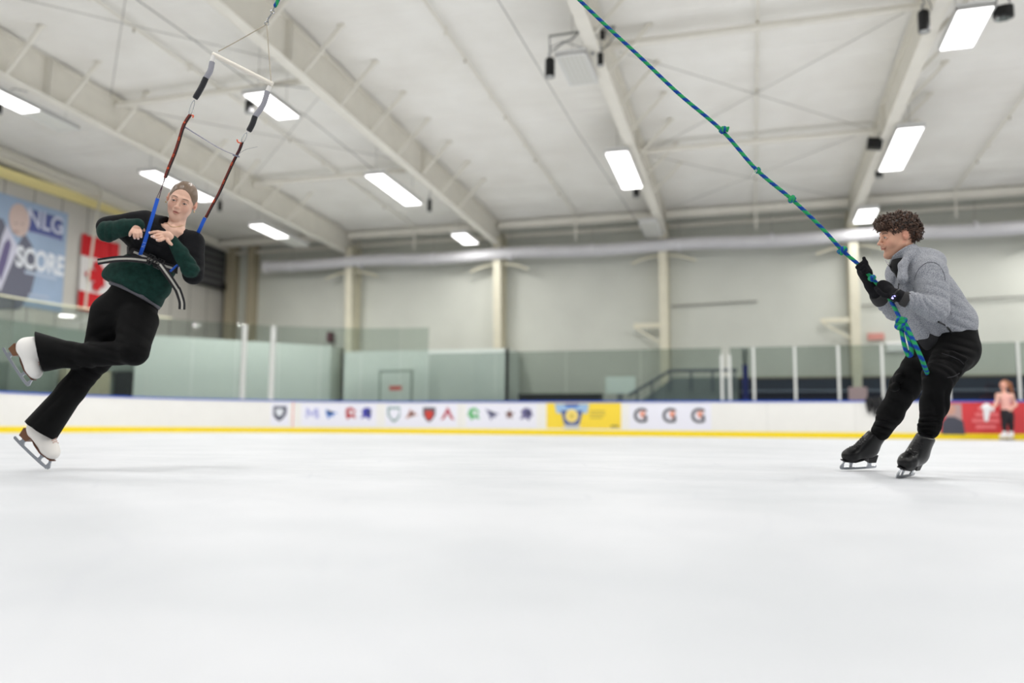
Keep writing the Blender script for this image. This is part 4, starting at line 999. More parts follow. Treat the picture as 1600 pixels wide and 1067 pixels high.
# undershirt edge
us = SDF(); us.cone(w_(221, 446), w_(213, 458), .150, .158, .02, flat=FL, col=lin(92, 92, 98)); us.half(w_(206, 463), hn, k=.004)
make_mesh('undershirt', [us.mesh(.006)], mat('heather grey jersey', (92, 92, 98), .8, attr=True, var=.2, vscale=200), girl, GB)
# trousers
cT = lin(7, 7, 8)
def trousers_girl(g=0., col=cT):
    t = SDF(); A = lambda a, b, r1, r2, k=.03, fl=None: t.cone(a, b, r1-g, r2-g, k, 'u', col, flat=fl)
    A(w_(214, 455), w_(198, 492), .135, .168, fl=(VW, .78))
    A(w_(176, 492, .02), w_(152, 560, .02), .125, .083, .04)
    A(w_(214, 502, -.04), w_(209, 549, -.17), .120, .078, .02)
    A(w_(152, 560, .02), w_(112, 610, .02), .080, .072); A(w_(112, 610, .02), w_(53, 686, -.01), .072, .104-(g*.8), fl=(VW, 1.35 if not g else 1.))
    A(w_(209, 549, -.15), w_(135, 555, -.10), .076, .066); A(w_(135, 555, -.10), w_(112, 554, -.08), .066, .070); A(w_(112, 554, -.08), w_(50, 551, -.05), .070, .126-(g*1.5), fl=(VW, 1.1 if not g else 1.))
    return t
tr = trousers_girl()
tr.half(w_(39, 658), cutn(w_(39, 658), w_(81, 686), w_(90, 620), VW), k=.004, reg=(w_(60, 690), .26)); tr.half(w_(57, 523), cutn(w_(57, 523), w_(69, 581), w_(150, 555), VW), k=.004, reg=(w_(45, 552, -.05), .24))
creases(tr, [(178, 556, (.3, 0, 1), .12, .004, 120, 11), (130, 556, (.35, 0, 1), .14, .004, 100, 12), (148, 580, (.6, 0, .8), .10, .004, 110, 13), (85, 640, (.8, 0, -.5), .16, .003, 90, 14), (200, 525, (.6, 0, .8), .12, .003, 100, 15), (165, 520, (-.4, 0, .9), .10, .003, 100, 16)], WD-.6)
M_tr = mat('black trousers', (8, 8, 9), .8, spec=.14, attr=True, var=.1, vscale=30, bump=.08, bscale=200)
make_mesh('trousers', [tr.mesh(.0055)], M_tr, girl, GB)
# body: head, neck, chest, arms and hands in one mesh
hd = head_sdf(hc, HM, HS)
hd.cone(hc+HM@np.array([0, -.024, -.07])*HS, w_(274, 360, .01), .047, .050, .025, col=SKIN)
hd.cone(w_(246, 356, .0), w_(284, 373, .0), .032, .032, .04, col=SKIN); hd.ell(w_(271, 366, -.03), (.075, .06, .06), k=.04, col=SKIN)
hd.cone(w_(262, 357, -.07), w_(250, 350, -.05), .008, .007, .02, col=SKIN); hd.cone(w_(276, 361, -.07), w_(290, 368, -.05), .008, .007, .02, col=SKIN)
pts, q, C = hd.mesh(.0023, default=SKIN)
C = face_paint(pts, C, hc, HM, HS, lin(82, 60, 48), lin(168, 84, 80))
hands = SDF(); cS = SKIN; cN = lin(236, 220, 226)
# right hand (picture left): hangs from the cuff, three fingers seen
pR = w_(214, 355, -.235)
hands.cone(wR, pR, .026, .024, .012, col=cS); hands.ell(w_(212, 357.5, -.232), (.024, .014, .016), k=.012, col=cS)
for i, (k0, k1, k2, tip) in enumerate((((208, 358), (205, 362.5), (203.6, 365), (203, 367.8)), ((211.5, 359.5), (210, 365), (209.8, 368.5), (210.6, 372)), ((215, 360.5), (215.2, 366), (215, 369.5), (216, 372.6)), ((219, 360), (220, 364.5), (220.2, 367), (220.6, 370)))):
    P_ = [w_(*k0, -.25), w_(*k1, -.265), w_(*k2, -.262), w_(*tip, -.252)]; finger(hands, P_, .0095, .0068, cS)
    hands.ell(P_[3]+VW*.004, (.0045, .004, .0065), k=.002, col=cN)
finger(hands, [w_(219, 354, -.20), w_(223, 357, -.18), w_(225, 360, -.17)], .009, .007, cS)
# left hand (picture right): palm down, fingers reaching to the picture left, thumb dropped
hands.cone(wL, w_(262, 368, -.23), .024, .024, .012, col=cS); hands.ell(w_(258.5, 367, -.235), (.028, .018, .019), k=.012, col=cS)
for i, (k0, k1, k2, tip) in enumerate((((254, 363.5), (246.5, 362.2), (240, 362.6), (234.2, 364)), ((253, 366.5), (246, 367), (241.5, 368), (237.6, 369.8)), ((253.5, 370), (248, 371.5), (244.5, 371.6), (241, 371.2)), ((255.5, 373), (251, 375), (248, 375.6), (245.6, 375.4)))):
    P_ = [w_(*k0, -.24-.006*i), w_(*k1, -.25-.008*i), w_(*k2, -.252-.008*i), w_(*tip, -.25-.008*i)]; finger(hands, P_, .0095, .0066, cS)
    hands.ell(P_[3]+np.array([-.001, -.003, .003]), (.0065, .004, .004), k=.002, col=cN)
finger(hands, [w_(260, 371, -.24), w_(262.5, 376, -.245), w_(265.5, 379.6, -.24), w_(268, 382, -.235)], .011, .0075, cS)
bd = trousers_girl(g=.03, col=SKIN)
bd.cone(w_(262, 372), w_(240, 410), .095, .092, .04, col=SKIN, flat=FL); bd.cone(w_(240, 410), w_(212, 460), .092, .12, .04, col=SKIN, flat=FL)
bd.cone(w_(232, 354), w_(290, 378), .040, .040, .03, col=SKIN); bd.cone(w_(226, 350), eR, .038, .034, col=SKIN); bd.cone(eR, wR, .032, .024, col=SKIN); bd.cone(w_(299, 380), eL, .038, .034, col=SKIN); bd.cone(eL, wL, .032, .022, col=SKIN)
bd.half(w_(80, 645, 0), w_(50, 690, 0)-w_(80, 645, 0), k=.01, reg=(w_(66, 665), .18)); bd.half(w_(85, 552, -.06), w_(60, 552, -.06)-w_(85, 552, -.06), k=.01, reg=(w_(66, 552, -.05), .2))
make_mesh('body', [(pts, q, C), hands.mesh(.0021, default=SKIN), bd.mesh(.012, default=SKIN)], M_skin, girl, GB)
# hair pulled back into a bun
hr = SDF(); LH = lambda *a: hc+HM@(np.array(a)*HS)
cH = lin(112, 92, 74)
hr.ell(LH(0, -.022, .031), np.array((.0805, .1005, .0925))*HS, HM, k=.01, col=cH)
hr.ell(LH(0, -.075, -.02), np.array((.062, .045, .06))*HS, HM, k=.03, col=cH)
hr.ell(LH(0, .088, -.034), np.array((.079, .082, .113))*HS, HM, k=.006, op='s')
hr.half(LH(0, 0, -.045), HM@np.array([0, .75, -1]), k=.01)
hr.ell(LH(.012, -.115, .045), np.array((.036, .030, .036))*HS, HM, k=.012, col=lin(96, 76, 60))
def comb_lines(P):
    qq = (P-hc)@HM; a = np.arctan2(qq[:, 0], qq[:, 2]-.0); return .00025*np.sin(60*a+3*np.sin(qq[:, 1]*50))+.00025*np.sin(131*a+2*qq[:, 1]*70)
hr.warp(comb_lines)
p2, q2, C2 = hr.mesh(.0022); aa = (p2-hc)@HM; strk = .5+.5*np.sin(110*np.arctan2(aa[:, 0], aa[:, 2])+4*np.sin(aa[:, 1]*50)); C2 = C2*(.82+.4*strk[:, None])
make_mesh('hair', [(p2, q2, C2)], mat('brown hair', (110, 90, 72), .36, spec=.5, attr=True), girl, GB)
# necklace
m_ = MB(); pth = []
for px, py in ((257, 338), (258.5, 343), (261, 348), (265, 352.5), (270, 354.5), (276, 354.5), (282, 353.5), (287, 352)):
    p, n = onto(hd, px, py, WD-.3, .0015); pth.append(p)
m_.tube(catmull(pth, 4), .0012, 5); local('necklace', m_, mat('gold chain', (214, 186, 130), .3, metal=.9), girl, GB)
m_ = MB()
for s_ in (-1, 1): m_.lathe([(.0005, -.006), (.004, -.003), (.004, .002), (.0005, .005)], Matrix.Translation(Vector(LH(s_*.084, -.004, -.036))), 8)
local('earring', m_, mat('gold chain', (214, 186, 130), .3, metal=.9), girl, GB)
# skates
skate(girl, GB, w_(22, 687, .02), w_(73, 735, -.02), w_(75, 640, 0), (236, 232, 226), (96, 60, 44), (112, 76, 52), (206, 176, 166), .35, 'white skate standing on the ice', shaft=.185, lean=-.012)
skate(girl, GB, w_(4.5, 549, -.05), w_(40, 603, -.05), w_(90, 520, -.06), (238, 236, 232), (96, 60, 44), (112, 76, 52), (206, 176, 166), .35, 'white skate lifted behind', shaft=.20, lean=.02)

# ================================================================== the harness on its pulley rope
har = thing('jump_harness', 'skating harness with white crossbar, orange and blue straps and striped belt round the girl\'s waist', 'harness', W(w_(240, 408, -.14)), PHI)
HB = w_(240, 408, -.14)
M_bar = mat('white crossbar', (232, 226, 214), .4); M_gp = mat('grey foam', (150, 150, 158), .8, bump=.3, bscale=120); M_bp = mat('black tape', (32, 32, 38), .6)
m_ = MB(); m_.tube([w_(332.5, 84.5, -.02), w_(426, 131.5, .0)], .0135, 14); local('crossbar', m_, M_bar, har, HB)
m_ = MB()
for a in ((341, 80.4), (423.5, 126)): m_.tube(catmull([w_(416.7, 38, 0), w_((416.7+a[0])/2, (38+a[1])/2+.6, 0), w_(*a, -.01)], 5), .0032, 6)
local('cable', m_, mat('coated wire', (176, 166, 148), .5), har, HB)
def ring(mb, c, R_, r, ax): 
    ax = unit(ax); u = unit(np.cross(ax, [0, 0, 1.]) if abs(ax[2]) < .9 else np.cross(ax, [1., 0, 0])); v = np.cross(ax, u)
    P_ = [c+R_*(cos(t)*u+sin(t)*v) for t in np.linspace(0, 2*pi, 17)]; mb.tube(P_, r, 6)
m_ = MB(); ring(m_, w_(416.7, 36.6), .012, .0028, VW); ring(m_, w_(418.6, 31, 0), .010, .0026, (1, 0, 0)); m_.tube([w_(419.5, 29), w_(424, 22)], .0045, 8); ring(m_, w_(425.8, 18.5), .011, .003, VW); m_.tube([w_(427, 15), w_(429, 11)], .004, 8)
local('swivel_ring', m_, M_steel, har, HB)
for k, (A_, B_, D_, E_, F_) in enumerate((((333.8, 87), (331.5, 97), (321.6, 122), (304.5, 154), -.02), ((421.5, 135), (418, 143), (398.5, 182), (388.6, 205), 0.))):
    m_ = MB(); m_.tube([w_(*A_, F_), w_(*B_, F_)], [.013, .014], 12); local('strap_sleeve', m_, mat('white tape', (226, 224, 220), .6), har, HB)
    bow = ((B_[0]+D_[0])/2+(2 if k == 0 else 3), (B_[1]+D_[1])/2+1)
    m_ = MB(); m_.tube(catmull([w_(*B_, F_), w_(*bow, F_), w_(*D_, F_)], 6), .0165, 12); o = local('foam_grip', m_, M_gp, har, HB); o['label'] = 'grey foam grip'
    m_ = MB(); m_.tube(catmull([w_(*D_, F_), w_((D_[0]+E_[0])/2+1, (D_[1]+E_[1])/2, F_), w_(*E_, F_)], 5), [.0172]*10+[.015], 12); o = local('foam_grip', m_, M_bp, har, HB); o['label'] = 'black taped grip'
m_ = MB(); 
for a, b in (((303.5, 156), (296.5, 179)), ((385.5, 207), (378.5, 222))):
    p0, p1 = w_(*a, -.03), w_(*b, -.05); c_ = (p0+p1)/2; h_ = (p1-p0)/2; u_ = unit(np.cross(h_, VW))*.009
    m_.tube(catmull([p0, c_-h_*.5+u_*.8, c_+h_*.6+u_, p1, c_+h_*.6-u_, c_-h_*.5-u_*.8, p0], 4), .0024, 6)
local('carabiner', m_, M_steel, har, HB)
M_or = mat('dark red webbing', (112, 40, 30), .7, bump=.2, bscale=200); M_orb = mat('orange stitching', (226, 92, 48), .6); M_bk = mat('black webbing', (22, 20, 24), .7); M_bl = mat('blue webbing', (24, 88, 200), .6, bump=.15, bscale=250)
TF = -VW
stA = [(297, 180), (291, 189), (286, 199), (279, 222), (273, 240), (265.6, 258), (261, 270), (258, 278)]
stB = [(378, 223), (374, 234), (369, 244), (362.5, 257), (352, 280), (341, 304), (331, 322), (321.5, 340)]
for k, (S_, ddf) in enumerate(((stA, lambda t: -.05-.10*t), (stB, lambda t: -.03-.03*t))):
    P_ = catmull([w_(*p, ddf(i/7)) for i, p in enumerate(S_)], 5); n = len(P_)
    m_ = MB(); m_.ribbon(P_, [VW]*n, .020 if k == 0 else .016, .006); o = local('webbing', m_, M_or, har, HB, False); o['label'] = 'dark red webbing strap'
    m_ = MB(); m_.ribbon([p-VW*.001+np.array([.007, 0, .001]) for p in P_], [VW]*n, .007, .009); o = local('webbing_edge', m_, M_bk, har, HB, False)
    for f_ in ((.2, .42, .6, .78) if k == 0 else (.45, .62, .8)):
        i = int(f_*(n-1)); m_ = MB()
        for j in (-1, 0, 1):
            c_ = P_[i]+(P_[i+1]-P_[i])*j*.45; x_ = unit(np.cross(P_[i+1]-P_[i], VW)); m_.tube([c_-x_*.0095+VW*.007, c_+x_*.0095+VW*.007], .0022, 5)
        local('stitch_mark', m_, M_orb, har, HB)
m_ = MB(); m_.tube(catmull([w_(297, 180, -.05), w_(302, 180.5, -.06), w_(301, 184, -.06)], 5), .004, 6); m_.tube(catmull([w_(378, 224, -.03), w_(372, 222, -.05), w_(370.5, 218, -.05)], 5), .004, 6); local('strap_end', m_, M_orb, har, HB)
# split cords then blue webbing
beltd = -.02
m_ = MB(); m_.tube([w_(258, 278, -.15), w_(254.5, 288, -.16)], .003, 6); m_.tube([w_(254.5, 288, -.16), w_(245, 309, -.18)], .0022, 6); m_.tube([w_(254.5, 288, -.16), w_(248.5, 309.5, -.18)], .0022, 6); m_.tube([w_(257.5, 277, -.15), w_(256, 284, -.155)], .0045, 6)
m_.tube([w_(375, 228, -.04), w_(369, 244, -.05)], .0022, 6); m_.tube([w_(379, 224, -.03), w_(371, 244, -.05)], .0022, 6)
local('cord', m_, mat('dark purple cord', (60, 26, 44), .6), har, HB)
Pb, n_b = onto(sw, 220, 399, WD-.5, .008); Pm, _ = onto(sw, 225, 383, WD-.5, .012); Ph, _ = onto(sw, 232, 358, WD-.5, .014)
m_ = MB(); Pa = catmull([w_(246.5, 310, -.19), w_(238.8, 336, -.19), w_(231.8, 359, -.18), w_(224.5, 383, -.165), Pb], 6); m_.ribbon(Pa, [VW]*len(Pa), .020, .003); local('blue_strap', m_, M_bl, har, HB, False)
m_ = MB()
for f_ in (.72, .80, .76):
    i = int(f_*(len(Pa)-1)); x_ = unit(np.cross(Pa[i+1]-Pa[i], VW)); m_.tube([Pa[i]-x_*.008+VW*.004, Pa[i]+x_*.008+VW*.004+(Pa[i+1]-Pa[i])*(1. if f_ == .76 else 0)], .0011, 4)
local('stitch_mark', m_, mat('pale stitching', (160, 190, 230), .6), har, HB)
m_ = MB(); Pc = catmull([w_(320.5, 340, -.06), w_(313, 356, -.05), w_(304, 376, .02), w_(296, 396, .09), w_(278, 415, .06), onto(sw, 274, 419, WD-.5, .006)[0]], 6); m_.ribbon(Pc, [VW]*len(Pc), .020, .003); local('blue_strap', m_, M_bl, har, HB, False)
m_ = MB(); m_.tube([w_(267-1, 424, -.13), w_(277, 414, -.10)], .006, 8); local('blue_strap', m_, M_bl, har, HB)
# link strap between the two webbings
m_ = MB(); Pl = catmull([w_(286.5, 197, -.06), w_(310, 212, -.07), w_(345, 233, -.06), w_(369, 243, -.055)], 6); m_.ribbon(Pl, [np.array([0, -.4, .9])]*len(Pl), .012, .002)
Pl = catmull([w_(371, 242, -.055), w_(384, 234, -.06), w_(402, 229.5, -.07)], 6); m_.ribbon(Pl, [np.array([0, -.4, .9])]*len(Pl), .009, .0015); m_.tube([w_(284.5, 197, -.07), w_(289, 200, -.07)], .006, 8); m_.tube([w_(364, 242, -.06), w_(374, 245, -.06)], .005, 8)
local('link_strap', m_, mat('grey webbing', (120, 120, 136), .6), har, HB, False)
# belt
def belt_path(P_): return [onto(sw, a, b, WD-.6, .004) for a, b in P_]
bp = belt_path([(203, 392.5), (210, 394.5), (219, 398.5), (229, 403), (238, 407.5), (248, 412), (258, 416), (266, 418.5), (272.5, 421)])
def smoothn(bp): return catmull([b[0] for b in bp], 4), [unit(b[1]*.3+VW*.9) for b in bp for _ in range(4)]
Pp = catmull([b[0]+VW*.004 for b in bp], 4); Np = [VW]*len(Pp)
back = [w_(276, 422, .02), w_(262, 417, .13), w_(240, 407, .16), w_(215, 397, .13), w_(200, 391, .02)]
m_ = MB(); m_.ribbon(Pp, Np, .044, .004); bl_ = catmull([Pp[-1]]+back+[Pp[0]], 4); cen = w_(238, 407, 0); m_.ribbon(bl_, [unit((b-cen)*np.array([1, 1, .1])) for b in bl_], .044, .004); local('belt', m_, M_bk, har, HB, False)
m_ = MB(); m_.ribbon([p+VW*.0042 for p in Pp], Np, .013, .001); M_str = mat('grey reflective stripe', (176, 174, 166), .5); local('belt_stripe', m_, M_str, har, HB, False)
# loose ends
def tail(P_, w1, nrm):
    P_ = catmull(P_, 6); m_ = MB(); m_.ribbon(P_, [nrm]*len(P_), w1, .003); local('belt_tail', m_, M_bk, har, HB, False)
    m_ = MB(); m_.ribbon([p+nrm*.0031 for p in P_], [nrm]*len(P_), w1*.3, .001); local('belt_stripe', m_, M_str, har, HB, False)
tail([w_(229, 407, -.16), w_(205, 404.5, -.19), w_(180, 405, -.19), w_(153, 409, -.17)], .036, VW)
tail([w_(250, 413, -.15), w_(258, 424, -.16), w_(268, 438, -.15), w_(277, 452, -.12)], .036, VW)
tail([w_(276.5, 450, -.12), w_(281, 462, -.11), w_(284, 473, -.11), w_(284, 483.5, -.11)], .040, unit(VW+np.array([.5, 0, 0])))
# buckle: two frames with prongs
m_ = MB()
bx_ = unit(w_(256, 416)-w_(232, 404)); bz_ = unit(np.cross(bx_, -VW)); bz_ = bz_ if bz_[2] > 0 else -bz_
for f_, s2 in ((234.5, 0), (247.5, 1)):
    c_ = onto(sw, f_, 406+(f_-234.5)*.48, WD-.6, .014)[0]+VW*.004
    cs = [c_+bx_*a*.017+bz_*b*.030 for a, b in ((-1, -1), (1, -1), (1, 1), (-1, 1), (-1, -1))]; m_.tube(cs, .0042, 6); m_.tube([c_+bz_*.03, c_-bz_*.03], .0035, 6); m_.tube([c_-bx_*.018+VW*.006, c_+bx_*.024+VW*.006], .003, 6)
local('buckle', m_, mat('black buckle', (16, 16, 18), .3, spec=.6), har, HB)
m_ = MB(); m_.tube([onto(sw, 238, 410, WD-.6, .016)[0], onto(sw, 243, 404, WD-.6, .018)[0]], .004, 6); m_.tube([onto(sw, 241, 412, WD-.6, .016)[0], onto(sw, 246, 407, WD-.6, .018)[0]], .004, 6); local('elastic_keeper', m_, mat('dark grey elastic', (50, 50, 52), .7), har, HB)

# ================================================================== the coach
MD = 4.80
def c_(px, py, d=MD): return Q(px, py, d)
CB = np.array([Q(1400, 748, 4.6)[0]+.25, 4.95, 0.])
coach = person('person', 'man in a grey fleece, black trousers and black skates, pulling the green rope', CB)
VC = unit(np.array([-(c_(1450, 430)[0]), -MD, 0])); 
mh = c_(1401, 368.5, 4.80); MM = head_frame(mh, 1.10, .06, -.03); MS = 1.03
LM = lambda *a: mh+MM@(np.array(a)*MS)
# fleece jacket
cJ = lin(158, 160, 166)
jk = SDF()
nS, fS = c_(1453, 426, 4.68), c_(1412, 420, 4.98)
jk.cone(nS, fS, .088, .085, .05, col=cJ)
jk.cone(c_(1434, 428, 4.82), c_(1452, 470, 4.84), .148, .158, .06, col=cJ)
jk.cone(c_(1452, 470, 4.84), c_(1481, 505, 4.86), .158, .163, .06, col=cJ)
jk.cone(c_(1413, 428, 4.86), c_(1440, 492, 4.86), .105, .110, .05, col=cJ)
jk.ell(c_(1445, 408, 4.82), (.12, .10, .075), k=.05, col=cJ)
jk.cone(c_(1435, 500, 4.82), c_(1447, 522, 4.84), .07, .075, .05, col=cJ)
hemn = np.cross(unit(c_(1530, 517, 4.86)-c_(1430, 534, 4.86)), VC); hemn = -hemn if hemn[2] > 0 else hemn
jk.half(c_(1480, 527.5, 4.86), hemn, k=.012)
nE, nW = c_(1462, 486, 4.56), c_(1423, 468, 4.52)
jk.cone(c_(1454, 428, 4.67), c_(1463, 484, 4.58), .094, .072, .03, col=cJ)
jk.cone(c_(1461, 485, 4.57), nW, .068, .045, .018, col=cJ)
fE, fW = c_(1397, 487, 4.92), c_(1374, 467, 4.82)
jk.cone(fS, fE, .080, .052, .04, col=cJ); jk.cone(fE, fW, .050, .042, .02, col=cJ)
# stand-up collar, open in front
ca, cb = c_(1423, 412, 4.83), c_(1405, 385, 4.79)
jk.cone(ca, cb, .092, .080, .02, col=cJ)
jk.cone(c_(1416, 402, 4.87), c_(1401, 377, 4.80), .044, .072, .004, 's')
jk.half(c_(1411, 392.5, 4.80), cutn(c_(1382, 405.5, 4.7), c_(1434, 379, 4.7), c_(1425, 420, 4.8), VC), k=.006, reg=(c_(1404, 376, 4.79), .135))
jk.cone(c_(1392, 407, 4.66), c_(1402, 432, 4.64), .022, .008, .004, 's')
jk.cone(c_(1410, 414, 4.69), c_(1420, 401, 4.71), .024, .024, .02, col=cJ); jk.cone(c_(1420, 401, 4.71), c_(1431, 390, 4.74), .024, .022, .02, col=cJ); jk.cone(c_(1411, 416, 4.69), c_(1410, 436, 4.67), .022, .03, .02, col=cJ)
creases(jk, [(1428, 470, (1, 0, .2), .075, 0.0065, 190, 21), (1448, 482, (.9, 0, .4), .08, 0.0065, 150, 31), (1462, 488, (.6, 0, .9), .06, 0.0065, 150, 22), (1392, 440, (1, 0, .1), .10, 0.0065, 150, 23), (1415, 450, (1, 0, .2), .08, 0.0052, 130, 24),
             (1488, 478, (.5, 0, .9), .12, 0.0045, 95, 25), (1500, 505, (.3, 0, 1), .10, 0.0045, 120, 26), (1438, 420, (.8, 0, -.6), .08, 0.0045, 110, 27), (1450, 512, (.8, 0, .5), .12, 0.0045, 100, 28), (1384, 480, (.6, 0, -.8), .08, 0.0052, 160, 29), (1470, 455, (.5, 0, 1), .08, 0.0052, 110, 30)], 4.2)
jk.warp(rumple(.0022, 20, 8))
def heather():
    m = mat('heather fleece', (158, 160, 166), .9, spec=.15, attr=True, bump=.6, bscale=260, sheen=.2); nt = m.node_tree; b = nt.nodes['Principled BSDF']
    tc = nt.nodes.new('ShaderNodeTexCoord'); n = nt.nodes.new('ShaderNodeTexNoise'); n.inputs['Scale'].default_value = 400; n.inputs['Detail'].default_value = 3; nt.links.new(tc.outputs['Object'], n.inputs['Vector'])
    cr = nt.nodes.new('ShaderNodeValToRGB'); cr.color_ramp.elements[0].position = .40; cr.color_ramp.elements[0].color = (*lin(98, 101, 110), 1); cr.color_ramp.elements[1].position = .58; cr.color_ramp.elements[1].color = (*lin(190, 193, 200), 1)
    nt.links.new(n.outputs[0], cr.inputs[0]); nt.links.new(cr.outputs[0], b.inputs['Base Color']); return m
M_jk = heather()
jko = make_mesh('fleece_jacket', [jk.mesh(.0045)], M_jk, coach, CB)
def seam(P_, d0, r, m, name, off=.0005):
    m_ = MB(); m_.tube(catmull([onto(jk, a, b, d0, off)[0] for a, b in P_], 4), r, 5); o = local(name, m_, m, coach, CB); o.parent = jko; o.matrix_parent_inverse = Matrix.Identity(4); return o
M_seam = mat('seam thread', (112, 114, 120), .8)
seam([(1428, 466), (1427, 450), (1430, 432), (1438, 418), (1450, 410), (1464, 412), (1474, 425), (1477, 438)], 4.2, .0022, M_seam, 'sleeve_seam')
seam([(1480, 478), (1487, 492), (1490, 506)], 4.2, .0018, M_seam, 'side_seam')
seam([(1466, 502), (1475, 507), (1482, 513), (1487, 519.5)], 4.2, .0055, M_black, 'pocket_zip', .004)
seam([(1416, 500), (1417, 512)], 4.2, .003, M_black, 'front_zip')
m_ = MB(); m_.tube(catmull([onto(jk, a, b, 4.3, .001)[0] for a, b in ((1404.5, 409), (1405.5, 420), (1405.5, 432), (1404.5, 444), (1404, 452))], 4), .0035, 5); o = local('front_zip', m_, M_black, coach, CB); o.parent = jko; o.matrix_parent_inverse = Matrix.Identity(4)
m_ = MB(); m_.tube(catmull([onto(jk, a, b, 4.3, .002)[0] for a, b in ((1384, 407), (1388, 413), (1394, 420), (1400, 429), (1404, 440))], 4), .0045, 6); o = local('collar_zip', m_, M_black, coach, CB); o.parent = jko; o.matrix_parent_inverse = Matrix.Identity(4)
# dark tee shirt under it
ts = SDF(); ts.cone(c_(1413, 416, 4.80), c_(1452, 490, 4.86), .080, .09, .03, col=lin(14, 14, 16)); ts.cone(c_(1452, 490, 4.86), c_(1470, 512, 4.86), .09, .11, .03, col=lin(14, 14, 16)); ts.cone(c_(1475, 505, 4.86), c_(1485, 524, 4.87), .138, .150, .03, col=lin(24, 24, 27)); ts.half(c_(1480, 535, 4.87), hemn, k=.004)
ts.cone(c_(1450, 518, 4.84), c_(1452, 532, 4.84), .082, .080, .03, col=lin(30, 30, 33))
make_mesh('tee_shirt', [ts.mesh(.006)], mat('black jersey', (28, 28, 31), .8, attr=True), coach, CB)
# trousers
cK = lin(9, 9, 10)
def trousers_coach(g=0., col=cK):
    t = SDF(); A = lambda a, b, r1, r2, k=.04, fl=None: t.cone(a, b, r1-g, r2-g, k, 'u', col, flat=fl)
    A(c_(1483, 528, 4.87), c_(1490, 545, 4.87), .158, .150)
    A(c_(1448, 534, 4.88), c_(1460, 550, 4.9), .10, .10)
    A(c_(1494, 547, 4.80), c_(1467, 590, 4.60), .122, .079); A(c_(1467, 590, 4.60), c_(1460, 632, 4.68), .079, .070); A(c_(1460, 632, 4.68), c_(1451, 670, 4.72), .070, .060)
    A(c_(1452, 552, 4.98), c_(1414, 603, 5.12), .112, .088); A(c_(1414, 603, 5.12), c_(1392, 646, 5.26), .086, .074); A(c_(1392, 646, 5.26), c_(1376, 674, 5.38), .074, .060)
    return t
tk = trousers_coach()
tk.box(c_(1488, 572, 4.60), (.055, .035, .075), np.array(Matrix.Rotation(.45, 3, 'Y')), .02, .02, col=cK)
tk.box(c_(1401, 597, 5.05), (.022, .035, .06), np.array(Matrix.Rotation(.45, 3, 'Y')), .02, .02, col=cK)
tk.cone(c_(1440, 664, 4.70), c_(1464, 666, 4.70), .020, .020, .02, col=cK)
creases(tk, [(1452, 660, (.1, 0, 1), .06, 0.0096, 190, 31), (1378, 664, (.2, 0, 1), .07, 0.0096, 190, 32), (1505, 548, (.3, 0, 1), .10, 0.0064, 120, 33), (1462, 590, (.6, 0, .8), .12, 0.0064, 110, 34), (1458, 630, (.8, 0, .4), .12, 0.0064, 100, 35), (1410, 612, (.5, 0, .8), .16, 0.0064, 95, 36), (1432, 560, (.3, 0, 1), .12, 0.0064, 110, 37), (1475, 560, (.4, 0, .9), .10, 0.0064, 120, 38)], 4.1)
tk.warp(rumple(.0025, 18, 9))
tko = make_mesh('cargo_trousers', [tk.mesh(.0055)], M_tr, coach, CB)
m_ = MB()
for P_ in (((1472, 552), (1484, 556), (1498, 562), (1506, 569)), ((1480, 590), (1490, 588), (1499, 583))):
    m_.tube(catmull([onto(tk, a, b, 4.2, .001)[0] for a, b in P_], 4), .0025, 5)
o = local('pocket_seam', m_, mat('dark seam', (38, 38, 42), .8), coach, CB); o.parent = tko; o.matrix_parent_inverse = Matrix.Identity(4)
# body
md = head_sdf(mh, MM, MS, male=True)
md.cone(LM(0, -.030, -.06), c_(1419, 406, 4.82), .056, .054, .03, col=SKIN); md.cone(LM(0, .012, -.085), c_(1409, 411, 4.80), .034, .034, .02, col=SKIN)
md.ell(c_(1419, 418, 4.85), (.045, .045, .04), k=.02, col=SKIN)
pts, q, C = md.mesh(.0023, default=SKIN); C = C*np.array([.90, .80, .74])
C = face_paint(pts, C, mh, MM, MS, lin(66, 46, 36), lin(178, 110, 98), male=True)
bd = trousers_coach(g=.035, col=SKIN); bd.cone(c_(1420, 420, 4.82), c_(1455, 475, 4.85), .11, .115, .04, col=SKIN); bd.cone(c_(1455, 475, 4.85), c_(1485, 525, 4.87), .115, .12, .04, col=SKIN)
bd.cone(nS, fS, .05, .05, .03, col=SKIN); bd.cone(nS, nE, .05, .04, col=SKIN); bd.cone(nE, nW, .038, .028, col=SKIN); bd.cone(fS, fE, .045, .036, col=SKIN); bd.cone(fE, fW, .034, .026, col=SKIN)
bd.half(c_(1452, 660, 4.7), (0, 0, -1), k=.01, reg=(c_(1452, 672, 4.72), .1)); bd.half(c_(1380, 664, 5.34), (0, 0, -1), k=.01, reg=(c_(1376, 680, 5.38), .1))
make_mesh('body', [(pts, q, C), bd.mesh(.012, default=SKIN)], M_skin, coach, CB)
